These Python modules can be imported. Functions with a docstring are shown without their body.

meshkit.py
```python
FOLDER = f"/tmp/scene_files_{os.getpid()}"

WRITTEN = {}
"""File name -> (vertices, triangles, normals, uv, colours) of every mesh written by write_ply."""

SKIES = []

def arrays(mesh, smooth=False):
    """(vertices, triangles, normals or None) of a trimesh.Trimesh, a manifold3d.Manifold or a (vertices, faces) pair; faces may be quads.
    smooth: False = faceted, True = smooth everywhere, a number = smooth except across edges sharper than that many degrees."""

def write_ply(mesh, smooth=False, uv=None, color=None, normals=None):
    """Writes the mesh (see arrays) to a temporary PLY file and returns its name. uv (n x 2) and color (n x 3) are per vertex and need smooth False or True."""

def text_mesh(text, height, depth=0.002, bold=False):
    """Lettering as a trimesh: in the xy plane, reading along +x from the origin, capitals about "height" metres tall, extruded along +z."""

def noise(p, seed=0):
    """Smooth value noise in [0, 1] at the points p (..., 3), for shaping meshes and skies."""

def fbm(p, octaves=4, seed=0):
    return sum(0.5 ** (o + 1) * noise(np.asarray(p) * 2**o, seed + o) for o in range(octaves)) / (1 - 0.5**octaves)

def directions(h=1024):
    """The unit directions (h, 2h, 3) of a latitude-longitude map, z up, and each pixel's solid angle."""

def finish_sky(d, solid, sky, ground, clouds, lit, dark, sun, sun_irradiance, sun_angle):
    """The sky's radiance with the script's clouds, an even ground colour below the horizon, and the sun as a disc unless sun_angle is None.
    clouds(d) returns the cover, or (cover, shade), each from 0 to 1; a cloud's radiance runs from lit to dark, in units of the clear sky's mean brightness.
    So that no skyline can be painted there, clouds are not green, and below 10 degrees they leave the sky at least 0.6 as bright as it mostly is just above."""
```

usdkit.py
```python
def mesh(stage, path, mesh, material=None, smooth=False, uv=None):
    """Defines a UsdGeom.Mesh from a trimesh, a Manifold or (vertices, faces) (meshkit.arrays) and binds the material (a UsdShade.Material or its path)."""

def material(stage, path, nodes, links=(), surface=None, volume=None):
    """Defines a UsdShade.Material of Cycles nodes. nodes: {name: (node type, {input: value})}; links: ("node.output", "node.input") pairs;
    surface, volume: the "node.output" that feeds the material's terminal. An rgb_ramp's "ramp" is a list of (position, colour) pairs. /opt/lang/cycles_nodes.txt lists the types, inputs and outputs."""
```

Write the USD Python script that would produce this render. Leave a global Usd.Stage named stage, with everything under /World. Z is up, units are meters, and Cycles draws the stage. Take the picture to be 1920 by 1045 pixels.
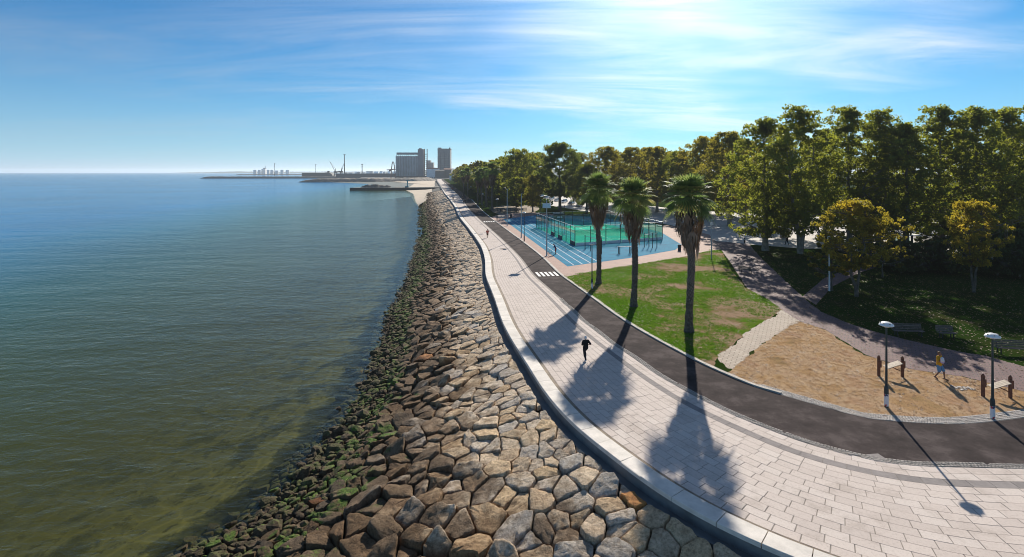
import math, random
import numpy as np
import trimesh
import shapely
from shapely.geometry import Polygon, LineString, Point, MultiPolygon, box as sbox
from shapely.ops import unary_union
from scipy.spatial import Voronoi, cKDTree
from scipy.interpolate import PchipInterpolator
import manifold3d as m3
import usdkit, meshkit
from pxr import Usd, UsdGeom, UsdLux, UsdShade, Gf, Sdf, Vt

stage = Usd.Stage.CreateInMemory()
UsdGeom.SetStageUpAxis(stage, 'Z')
UsdGeom.Xform.Define(stage, '/World')
UsdGeom.Scope.Define(stage, '/World/Looks')
rng = np.random.default_rng(7)
random.seed(7)

# ------------------------------------------------------------------ camera, sky, sun, exposure
FPX, CX, HY, CAMZ = 1000.0, 960.0, 323.0, 14.0        # focal length and horizon of the 1920 px wide picture
cam = UsdGeom.Camera.Define(stage, '/World/camera')
cam.CreateHorizontalApertureAttr(36.0)
cam.CreateFocalLengthAttr(36.0 * FPX / 1920)
cam.CreateVerticalApertureOffsetAttr(-36.0 * (522.5 - HY) / 1920)
cam.CreateClippingRangeAttr(Gf.Vec2f(0.1, 60000))
cam.CreateExposureAttr(0.68)
cx = UsdGeom.Xformable(cam)
cx.AddTranslateOp().Set(Gf.Vec3d(0, 0, CAMZ))
cx.AddRotateXOp().Set(90.0)

SUN_AZ, SUN_EL = math.radians(18.4), math.radians(25.8)
SUN = np.array([math.sin(SUN_AZ) * math.cos(SUN_EL), math.cos(SUN_AZ) * math.cos(SUN_EL), math.sin(SUN_EL)])
sun = UsdLux.DistantLight.Define(stage, '/World/sun')
sun.CreateIntensityAttr(1.25)
sun.CreateNormalizeAttr(True)
sun.CreateAngleAttr(0.5)
sun.CreateColorAttr(Gf.Vec3f(1.0, 0.93, 0.82))
sx_ = UsdGeom.Xformable(sun)
# the light shines along -z: turn the +z axis onto the sun's direction
M = Gf.Matrix4d().SetRotate(Gf.Rotation(Gf.Vec3d(0, 0, 1), Gf.Vec3d(*SUN)))
sx_.AddTransformOp().Set(M)

mat = lambda name, nodes, links, surface='p.BSDF', volume=None: usdkit.material(stage, '/World/Looks/' + name, nodes, links, surface, volume)

sky_nodes = {
    'sky': ('sky_texture', dict(sky_type='single_scattering', sun_disc=False, sun_elevation=SUN_EL, sun_rotation=SUN_AZ, altitude=50.0, air_density=1.0, aerosol_density=0.25, ozone_density=4.0)),
    'tint': ('mix', dict(mix_type='multiply', fac=1.0, color2=(0.45, 0.98, 1.28))),
    'sat': ('hsv', dict(hue=0.5, saturation=1.72, value=0.84)),
    # pale air along the horizon
    'hz0': ('math', dict(math_type='maximum', value2=0.0)), 'hz1': ('math', dict(math_type='multiply', value2=-9.0)), 'hz2': ('math', dict(math_type='exponent')), 'hz3': ('math', dict(math_type='multiply', value2=0.85)),
    'hzc': ('mix', dict(mix_type='mix', color2=(6.6, 8.4, 10.6))),
    'tc': ('texture_coordinate', {}),
    'sep': ('separate_xyz', {}),
    'den': ('math', dict(math_type='add', value2=0.12)),
    'px': ('math', dict(math_type='divide')), 'py': ('math', dict(math_type='divide')),
    'com': ('combine_xyz', {}),
    # long wind-drawn streaks
    'map1': ('mapping', dict(rotation=(0, 0, math.radians(33)), scale=(0.30, 1.15, 1))),
    'n1': ('noise_texture', dict(scale=1.25, detail=10.0, roughness=0.66, distortion=0.8)),
    'map2': ('mapping', dict(rotation=(0, 0, math.radians(12)), scale=(0.9, 1.3, 1), location=(1.0, 9.1, 0))),
    'n2': ('noise_texture', dict(scale=0.55, detail=3.0, roughness=0.5)),
    'r1': ('rgb_ramp', dict(ramp=[(0, (0, 0, 0)), (0.36, (0, 0, 0)), (0.50, (0.32, 0.32, 0.32)), (0.64, (0.72, 0.72, 0.72)), (0.8, (0.95, 0.95, 0.95)), (1, (1, 1, 1))])),
    'r2': ('rgb_ramp', dict(ramp=[(0, (0, 0, 0)), (0.40, (0, 0, 0)), (0.56, (1, 1, 1)), (1, (1, 1, 1))])),
    # more cirrus on the sun's side of the sky
    'side': ('map_range', dict(range_type='smoothstep', from_min=-0.3, from_max=0.3, to_min=0.42, to_max=1.0, clamp=True)),
    'm1': ('math', dict(math_type='multiply')),
    'm2': ('math', dict(math_type='multiply', use_clamp=True)),
    'up': ('map_range', dict(range_type='smoothstep', from_min=0.02, from_max=0.14, to_min=0.25, to_max=1.0, clamp=True)),
    'm3': ('math', dict(math_type='multiply', use_clamp=True)),
    # thin cloud scatters sunlight forward: bright near the sun, grey-white far from it
    'sdot': ('vector_math', dict(math_type='dot_product', vector2=tuple(SUN))),
    'glow': ('map_range', dict(range_type='smoothstep', from_min=0.55, from_max=1.0, to_min=0.0, to_max=1.0, clamp=True)),
    'gp': ('math', dict(math_type='multiply_add', value2=6.0, value3=6.5)),
    'cc': ('combine_xyz', {}),
    'mix': ('mix', dict(mix_type='mix')),
    # milky air around the sun
    'aur': ('math', dict(math_type='power', value2=24.0)), 'dotc': ('math', dict(math_type='maximum', value2=0.0)),
    'aurs': ('math', dict(math_type='multiply', value2=6.5)),
    'aurc': ('combine_xyz', {}),
    'add': ('mix', dict(mix_type='add', fac=1.0)),
    'bg': ('background_shader', dict(strength=0.055)),
}
sky_links = [('sky.color', 'tint.color1'), ('tint.color', 'sat.color'), ('sep.z', 'hz0.value1'), ('hz0.value', 'hz1.value1'), ('hz1.value', 'hz2.value1'), ('hz2.value', 'hz3.value1'), ('hz3.value', 'hzc.fac'), ('sat.color', 'hzc.color1'), ('tc.generated', 'sep.vector'),
    ('sep.z', 'den.value1'), ('sep.x', 'px.value1'), ('den.value', 'px.value2'), ('sep.y', 'py.value1'), ('den.value', 'py.value2'),
    ('px.value', 'com.x'), ('py.value', 'com.y'), ('com.vector', 'map1.vector'), ('com.vector', 'map2.vector'),
    ('map1.vector', 'n1.vector'), ('map2.vector', 'n2.vector'), ('n1.fac', 'r1.fac'), ('n2.fac', 'r2.fac'),
    ('r1.color', 'm1.value1'), ('r2.color', 'm1.value2'), ('sep.x', 'side.value'), ('m1.value', 'm2.value1'), ('side.result', 'm2.value2'),
    ('sep.z', 'up.value'), ('m2.value', 'm3.value1'), ('up.result', 'm3.value2'),
    ('tc.generated', 'sdot.vector1'), ('sdot.value', 'glow.value'), ('glow.result', 'gp.value1'),
    ('gp.value', 'cc.x'), ('gp.value', 'cc.y'), ('gp.value', 'cc.z'),
    ('hzc.color', 'mix.color1'), ('cc.vector', 'mix.color2'), ('m3.value', 'mix.fac'),
    ('sdot.value', 'dotc.value1'), ('dotc.value', 'aur.value1'), ('aur.value', 'aurs.value1'),
    ('aurs.value', 'aurc.x'), ('aurs.value', 'aurc.y'), ('aurs.value', 'aurc.z'),
    ('mix.color', 'add.color1'), ('aurc.vector', 'add.color2'), ('add.color', 'bg.color')]
dome = UsdLux.DomeLight.Define(stage, '/World/sky')
dome.GetPrim().SetCustomDataByKey('kind', 'structure')
sky_mat = mat('sky_look', sky_nodes, sky_links, surface='bg.background')
UsdShade.MaterialBindingAPI.Apply(dome.GetPrim()).Bind(sky_mat)

# ------------------------------------------------------------------ helpers
_used = {}
def numbered(path):
    k = _used.get(path, -1) + 1
    _used[path] = k
    return path if k == 0 else '%s_%03d' % (path, k)

def tag(o, label=None, cat=None, group=None, kind=None):
    p = o.GetPrim() if hasattr(o, 'GetPrim') else o
    for k, v in (('label', label), ('category', cat), ('group', group), ('kind', kind)):
        if v: p.SetCustomDataByKey(k, v)
    return p

def thing(name, label, cat, loc=(0, 0, 0), rz=0.0, group=None):
    x = UsdGeom.Xform.Define(stage, numbered('/World/' + name))
    x.AddTranslateOp().Set(Gf.Vec3d(*map(float, loc)))
    x.AddRotateZOp().Set(float(math.degrees(rz)))
    return tag(x, label, cat, group)

def obj(name, mesh, m, parent=None, smooth=False, **kw):
    base = str(parent.GetPath()) if parent is not None else '/World'
    o = usdkit.mesh(stage, numbered(base + '/' + name), mesh, m, smooth=smooth)
    return tag(o, **kw)

def struct(name, mesh, m, smooth=False, label=None):
    return obj(name, mesh, m, None, smooth, kind='structure', label=label)

def dup(src, loc, rz, label=None, group=None, scale=None):
    was = src.GetCustomData()
    x = UsdGeom.Xform.Define(stage, numbered('/World/' + src.GetName().rstrip('0123456789').rstrip('_')))
    x.GetPrim().GetReferences().AddInternalReference(src.GetPath()); x.GetPrim().SetInstanceable(True)
    x.ClearXformOpOrder()
    x.AddTranslateOp().Set(Gf.Vec3d(*map(float, loc)))
    x.AddRotateZOp().Set(float(math.degrees(rz)))
    if scale is not None: x.AddScaleOp().Set(Gf.Vec3f(*map(float, (scale if np.ndim(scale) else (scale,) * 3))))
    p = x.GetPrim()
    tag(p, label or was.get('label'), was.get('category'), group or was.get('group'))
    return p

def W(px, py, z=0.0):
    """the point of height z that the photograph shows at (px, py)"""
    d = (CAMZ - z) * FPX / (py - HY)
    return np.array([(px - CX) * d / FPX, d, z])

def cat(ms): return trimesh.util.concatenate(ms)
def boxm(sx, sy, sz, c=(0, 0, 0), rz=0.0, bevel=0.0):
    """box with its bottom centre at c"""
    b = trimesh.creation.box([sx, sy, sz])
    if rz: b.apply_transform(trimesh.transformations.rotation_matrix(rz, [0, 0, 1]))
    b.apply_translation([c[0], c[1], c[2] + sz / 2])
    return b
def bar(p, q, r, n=6, r2=None):
    return tube([p, q], [r, r if r2 is None else r2], n)
def tube(pts, rad, n=6, cap=True):
    pts = np.asarray(pts, float); rad = np.broadcast_to(np.asarray(rad, float), (len(pts),))
    t = np.gradient(pts, axis=0); t /= np.linalg.norm(t, axis=1, keepdims=True) + 1e-12
    ref = np.array([0, 0, 1.0]) if abs(t[0][2]) < 0.9 else np.array([1.0, 0, 0])
    u = np.cross(t, ref); u /= np.linalg.norm(u, axis=1, keepdims=True) + 1e-12
    v = np.cross(t, u)
    a = np.arange(n) / n * 2 * np.pi
    V = (pts[:, None] + rad[:, None, None] * (np.cos(a)[None, :, None] * u[:, None] + np.sin(a)[None, :, None] * v[:, None])).reshape(-1, 3)
    F = []
    for i in range(len(pts) - 1):
        for k in range(n):
            a0, a1 = i * n + k, i * n + (k + 1) % n
            F += [[a0, a0 + n, a1], [a1, a0 + n, a1 + n]]
    if cap:
        V = np.vstack([V, pts[0], pts[-1]]); c0, c1 = len(V) - 2, len(V) - 1; L = (len(pts) - 1) * n
        for k in range(n):
            F += [[c0, k, (k + 1) % n], [c1, L + (k + 1) % n, L + k]]
    return trimesh.Trimesh(V, F, process=False)
def plank(p, q, w, t, up=(0, 0, 1)):
    """a board from p to q, w wide and t thick"""
    p, q = np.asarray(p, float), np.asarray(q, float); d = q - p; L = np.linalg.norm(d); d /= L
    s = np.cross(up, d); s /= np.linalg.norm(s); n = np.cross(d, s)
    b = trimesh.creation.box([L, w, t]); T = np.eye(4); T[:3, 0], T[:3, 1], T[:3, 2], T[:3, 3] = d, s, n, (p + q) / 2
    b.apply_transform(T); return b
def lathe(prof, n=16, c=(0, 0, 0)):
    m = trimesh.creation.revolve(np.array(prof, float), sections=n); m.apply_translation(c); return m
def sheet(poly, z, seg=None):
    """a flat sheet at height z; poly: shapely polygon or list of xy"""
    if not hasattr(poly, 'geom_type'): poly = Polygon([tuple(p[:2]) for p in poly])
    if not poly.is_valid: poly = poly.buffer(0)
    ms = []
    for g in getattr(poly, 'geoms', [poly]):
        if g.geom_type != 'Polygon' or g.area < 1e-3: continue
        v, f = trimesh.creation.triangulate_polygon(g, engine='earcut')
        v = np.c_[v, np.full(len(v), z)]
        a, b, c = v[f[:, 0]], v[f[:, 1]], v[f[:, 2]]
        flip = np.cross(b - a, c - a)[:, 2] < 0
        f = np.array(f); f[flip] = f[flip][:, ::-1]
        ms.append(trimesh.Trimesh(v, f, process=False))
    return cat(ms)
def ragged(poly, amp=0.18, step=0.35, seed=0):
    """the polygon with worn, uneven edges"""
    r = np.asarray(shapely.segmentize(poly, step).exterior.coords)[:-1]
    d = np.stack([meshkit.fbm(np.c_[r * 1.7, np.full(len(r), 3.0 + seed)], 3, seed), meshkit.fbm(np.c_[r * 1.7, np.full(len(r), 9.0 + seed)], 3, seed + 5)], 1) - 0.5
    return Polygon(r + d * amp * 2.4).buffer(0)
ORD = ['first', 'second', 'third', 'fourth', 'fifth', 'sixth', 'seventh', 'eighth', 'ninth', 'tenth', 'eleventh', 'twelfth', 'thirteenth', 'fourteenth', 'fifteenth', 'sixteenth', 'seventeenth', 'eighteenth', 'nineteenth', 'twentieth', 'twenty-first', 'twenty-second', 'twenty-third', 'twenty-fourth', 'twenty-fifth', 'twenty-sixth', 'twenty-seventh', 'twenty-eighth', 'twenty-ninth', 'thirtieth', 'thirty-first', 'thirty-second', 'thirty-third', 'thirty-fourth', 'thirty-fifth', 'thirty-sixth', 'thirty-seventh', 'thirty-eighth', 'thirty-ninth', 'fortieth']
def smooth_ring(pts, step=2.0):
    """closed ring through the points, rounded"""
    p = np.asarray([q[:2] for q in pts], float)
    for _ in range(3):
        a, b = p, np.roll(p, -1, 0); p = np.stack([0.75 * a + 0.25 * b, 0.25 * a + 0.75 * b], 1).reshape(-1, 2)
    return Polygon(p).buffer(0)

# ------------------------------------------------------------------ materials
def simple(name, col, rough=0.6, metal=0.0, var=0.12, scale=8.0, bump=0.0, bscale=40.0, spec=0.4, col2=None, island=0.0):
    """a procedural paint, stone, wood or cloth: base colour broken up by noise (and per piece), fine relief"""
    c2 = col2 if col2 is not None else tuple(c * (1 - 2.2 * var) for c in col)
    n = {'g': ('geometry', {}), 'oi': ('object_info', {}), 'n': ('noise_texture', dict(scale=scale, detail=5.0, roughness=0.6)),
         'r': ('rgb_ramp', dict(ramp=[(0.0, c2), (0.32, c2), (0.68, col), (1.0, col)])),
         'p': ('principled_bsdf', dict(roughness=rough, metallic=metal, specular_ior_level=spec))}
    l = [('g.position', 'n.vector'), ('n.fac', 'r.fac')]
    last = 'r.color'
    if island:
        n['ad'] = ('math', dict(math_type='add')); n['fr'] = ('math', dict(math_type='fraction'))
        n['mr'] = ('map_range', dict(to_min=1 - island, to_max=1 + island))
        n['hs'] = ('hsv', dict(hue=0.5, saturation=1.0))
        l += [('g.random_per_island', 'ad.value1'), ('oi.random', 'ad.value2'), ('ad.value', 'fr.value1'), ('fr.value', 'mr.value'), ('mr.result', 'hs.value'), ('r.color', 'hs.color')]
        last = 'hs.color'
    l.append((last, 'p.base_color'))
    if bump:
        n['nb'] = ('noise_texture', dict(scale=bscale, detail=6.0, roughness=0.65)); n['b'] = ('bump', dict(strength=bump, distance=0.02))
        l += [('g.position', 'nb.vector'), ('nb.fac', 'b.height'), ('b.normal', 'p.normal')]
    return mat(name, n, l)
# ------------------------------------------------------------------ layout: one curve along the promenade / cycle road edge
_c = [(-190, 1500), W(828, 336)[:2], W(842, 349.6)[:2], W(854, 361)[:2], W(868, 375)[:2], W(880, 392)[:2], W(897, 409)[:2], W(920, 429)[:2], W(949, 455)[:2],
      W(978, 484)[:2], W(1004, 517)[:2], W(1030, 540)[:2], W(1053, 560)[:2], (7.1, 49.5), W(1178, 660)[:2], W(1308, 741)[:2], W(1410, 787)[:2], W(1521, 830)[:2], W(1621, 854)[:2], W(1722, 868)[:2],
      W(1920, 872)[:2], (31, 26.6), (42, 30), (60, 38), (90, 55)]
_c = np.array([tuple(p) for p in _c], float)[::-1]                  # from near right to far
_k = np.r_[0, np.cumsum(np.linalg.norm(np.diff(_c, axis=0), axis=1))]
_f = PchipInterpolator(_k, _c)
_u = np.unique(np.r_[np.linspace(0, _k[-6], 900), np.linspace(_k[-6], _k[-1], 120)])
CP = _f(_u)
for _ in range(14):                                                   # smooth the joints
    CP[1:-1] = 0.25 * CP[:-2] + 0.5 * CP[1:-1] + 0.25 * CP[2:]
CS = np.r_[0, np.cumsum(np.linalg.norm(np.diff(CP, axis=0), axis=1))]
CT = np.gradient(CP, axis=0); CT /= np.linalg.norm(CT, axis=1, keepdims=True)
CN = np.c_[-CT[:, 1], CT[:, 0]]                                        # left of the way out = towards the sea
def s_at(p): return CS[np.argmin(((CP - np.asarray(p)[:2]) ** 2).sum(1))]
def ip(s, arr): return np.stack([np.interp(s, CS, arr[:, 0]), np.interp(s, CS, arr[:, 1])], -1)
_wk = [((90, 55), 9.5), (W(1920, 872), 9.4), (W(1521, 830), 9.0), (W(1308, 741), 8.3), (W(1178, 660), 7.5), (W(1053, 560), 6.5), (W(978, 484), 5.1), (W(949, 455), 4.5), (W(920, 429), 4.5),
       (W(897, 409), 4.6), (W(880, 392), 4.2), (W(868, 375), 5.4), (W(854, 361), 7.0), (W(842, 349.6), 7.5), (W(828, 336), 8.0), ((-190, 1500), 8.0)]
_ws = np.array([s_at(p) for p, w in _wk]); _ww = PchipInterpolator(np.maximum.accumulate(_ws + np.arange(len(_ws)) * 1e-3), [w for p, w in _wk])
def w_in(s): return _ww(np.clip(s, 0, CS[-1]))
_rk = [((90, 55), 4.2), (W(1920, 872), 4.2), (W(1621, 854), 5.0), (W(1521, 830), 5.2), (W(1308, 741), 4.3), (W(1178, 660), 3.7), (W(1053, 560), 3.4), (W(949, 455), 3.4), (W(868, 375), 4.4), ((-190, 1500), 5.0)]
_rs = np.array([s_at(p) for p, w in _rk]); _rw = PchipInterpolator(np.maximum.accumulate(_rs + np.arange(len(_rs)) * 1e-3), [w for p, w in _rk])
def w_rd(s): return _rw(np.clip(s, 0, CS[-1]))
def at(s, t):
    """ground point at s along the road edge and t metres from it (positive towards the sea)"""
    return ip(s, CP) + np.asarray(t)[..., None] * ip(s, CN)
def strip(ss, t0, t1):
    ss = np.asarray(ss, float)
    a = at(ss, t0(ss) if callable(t0) else np.full(len(ss), t0)); b = at(ss, t1(ss) if callable(t1) else np.full(len(ss), t1))
    return a, b
def strip_mesh(ss, t0, t1, z):
    """a sheet between two offsets; z number or pair"""
    a, b = strip(ss, t0, t1); n = len(ss); z0, z1 = (z, z) if np.ndim(z) == 0 else z
    V = np.vstack([np.c_[a, np.full(n, z0)], np.c_[b, np.full(n, z1)]]); i = np.arange(n - 1)
    F = np.vstack([np.c_[i, i + n + 1, i + n], np.c_[i, i + 1, i + n + 1]])
    m = trimesh.Trimesh(V, F, process=False)
    if m.face_normals[:, 2].mean() < 0: m.faces = m.faces[:, ::-1]
    return m
def profile_mesh(ss, prof):
    """extrudes a closed cross-section [(t from the road edge + w_in when w, z)] along the way"""
    n, k = len(ss), len(prof)
    V = np.stack([np.c_[at(ss, w_in(ss) + t), np.full(n, z)] for t, z in prof], 1).reshape(-1, 3)
    F = []
    for i in range(n - 1):
        for j in range(k):
            a, b = i * k + j, i * k + (j + 1) % k
            F += [[a, b, a + k], [b, b + k, a + k]]
    m = trimesh.Trimesh(V, F, process=False)
    if m.volume < 0: m.invert()
    return m
SEA = -3.5
COPE, GUT = 0.95, 0.5
ss_all = CS
top_line = at(CS, w_in(CS) + COPE + GUT)
_b = [(62, -8), (30, 2), (8, 11), (-10, 17.5), (-14.5, 23.5), (-12.4, 27), (-11.8, 32), (-11.3, 37), (-11.9, 45), (-13.2, 56), (-14.6, 66), (-17, 88), (-20.5, 115), (-25, 145), (-33, 190), (-43.5, 248), (-56, 330), (-66, 400), (-84, 520), (-104, 680), (-155, 1090), (-205, 1500)]
_b = np.array(_b, float); _bk = np.r_[0, np.cumsum(np.linalg.norm(np.diff(_b, axis=0), axis=1))]
bot_line = PchipInterpolator(_bk, _b)(np.linspace(0, _bk[-1], 2500))
bot_line += 0.55 * (meshkit.fbm(np.c_[bot_line * 0.22, np.zeros(len(bot_line))], 3, 5) - 0.5)[:, None] * np.array([2.0, 1.0])
kt_top, kt_bot = cKDTree(np.vstack([top_line[:-1] + (top_line[1:] - top_line[:-1]) * f for f in (0, .25, .5, .75)])), cKDTree(bot_line)
land_side = Polygon(np.vstack([bot_line, [(400, 1500), (400, -8)]])).buffer(0)
def in_land(xy): return shapely.contains_xy(land_side, xy[:, 0], xy[:, 1])
def slope_t(xy):
    dt, db = kt_top.query(xy)[0], kt_bot.query(xy)[0]
    return np.where(in_land(xy), dt / (dt + db + 1e-9), 1 + db / 13.0)
def slope_z(t): return -0.48 - 3.02 * t

# ------------------------------------------------------------------ water and sea bed (one polar grid each, the bed is seen through the shallows)
def polar(r, th):
    R, T = np.meshgrid(r, th, indexing='ij')
    V = np.stack([R * np.sin(T), R * np.cos(T)], -1).reshape(-1, 2); n, k = len(r), len(th); F = []
    i, j = np.meshgrid(np.arange(n - 1), np.arange(k - 1), indexing='ij'); a = (i * k + j).ravel()
    return V, np.vstack([np.c_[a, a + k + 1, a + k], np.c_[a, a + 1, a + k + 1]])
wr = np.r_[1.0, np.geomspace(12, 400, 120), np.geomspace(430, 16000, 30)]
xy, F = polar(wr, np.radians(np.linspace(-180, 180, 241)))
dist = np.where(in_land(xy), 0.0, kt_bot.query(xy)[0])
depth = 0.05 + 0.16 * dist ** 0.9
depth = np.minimum(depth, 12.0)
water = trimesh.Trimesh(np.c_[xy, np.full(len(xy), SEA)], F, process=False)
if water.face_normals[:, 2].mean() < 0: water.invert()
mt_water = mat('sea_water', {
    'g': ('geometry', {}), 'at': ('attribute', dict(attribute='depth')),
    'm1': ('mapping', dict(scale=(0.55, 1.0, 1), rotation=(0, 0, 0.25))), 'n1': ('noise_texture', dict(scale=1.15, detail=4.5, roughness=0.58, distortion=0.5)),
    'm2': ('mapping', dict(scale=(0.5, 1.0, 1), rotation=(0, 0, -0.35))), 'n2': ('noise_texture', dict(scale=0.16, detail=3.0, roughness=0.5)),
    'a': ('math', dict(math_type='multiply_add', value2=2.6)),
    'b': ('bump', dict(strength=1.0, distance=0.10)),
    'k': ('math', dict(math_type='multiply', value2=-0.62)), 'e': ('math', dict(math_type='exponent')), 'f': ('math', dict(math_type='subtract', value1=0.97, use_clamp=True)),
    'body': ('rgb_ramp', dict(ramp=[(0, (0.072, 0.066, 0.010)), (0.12, (0.056, 0.058, 0.010)), (0.25, (0.040, 0.056, 0.013)), (0.38, (0.018, 0.062, 0.042)), (0.54, (0.005, 0.098, 0.16)), (0.75, (0.002, 0.125, 0.29)), (1, (0.002, 0.125, 0.29))])),
    'dk': ('math', dict(math_type='multiply', value2=1 / 16.0)),
    'nl': ('noise_texture', dict(scale=0.012, detail=3.0, roughness=0.55)), 'ml': ('map_range', dict(from_min=0.3, from_max=0.7, to_min=0.75, to_max=1.3)), 'hv': ('hsv', dict(hue=0.5, saturation=1.0)),
    'd': ('diffuse_bsdf', {}), 't': ('transparent_bsdf', dict(color=(0.80, 0.86, 0.66))), 'mx': ('mix_closure', {}),
    'gl': ('glossy_bsdf', dict(color=(1, 1, 1), roughness=0.10)), 'dp': ('vector_math', dict(math_type='dot_product')), 'ab': ('math', dict(math_type='absolute')), 'om': ('math', dict(math_type='subtract', value1=1.0, use_clamp=True)), 'pw': ('math', dict(math_type='power', value2=5.0)), 'fr': ('math', dict(math_type='multiply_add', value2=0.52, value3=0.018, use_clamp=True)), 'out': ('mix_closure', {})},
    [('g.position', 'm1.vector'), ('m1.vector', 'n1.vector'), ('g.position', 'm2.vector'), ('m2.vector', 'n2.vector'), ('n2.fac', 'a.value1'), ('n1.fac', 'a.value3'), ('a.value', 'b.height'),
     ('at.fac', 'k.value1'), ('k.value', 'e.value1'), ('e.value', 'f.value2'), ('at.fac', 'dk.value1'), ('dk.value', 'body.fac'),
     ('g.position', 'nl.vector'), ('nl.fac', 'ml.value'), ('ml.result', 'hv.value'), ('body.color', 'hv.color'), ('hv.color', 'd.color'),
     ('t.BSDF', 'mx.closure1'), ('d.BSDF', 'mx.closure2'), ('f.value', 'mx.fac'), ('b.normal', 'gl.normal'), ('b.normal', 'dp.vector1'), ('g.incoming', 'dp.vector2'), ('dp.value', 'ab.value1'), ('ab.value', 'om.value2'), ('om.value', 'pw.value1'), ('pw.value', 'fr.value1'),
     ('mx.closure', 'out.closure1'), ('gl.BSDF', 'out.closure2'), ('fr.value', 'out.fac')], surface='out.closure')
o = struct('sea', water, mt_water, label='calm shallow sea, olive green near the stones and blue farther out')
UsdGeom.PrimvarsAPI(stage.GetPrimAtPath('/World/sea')).CreatePrimvar('depth', Sdf.ValueTypeNames.FloatArray, 'vertex').Set(Vt.FloatArray.FromNumpy(depth.astype(np.float32)))

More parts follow.
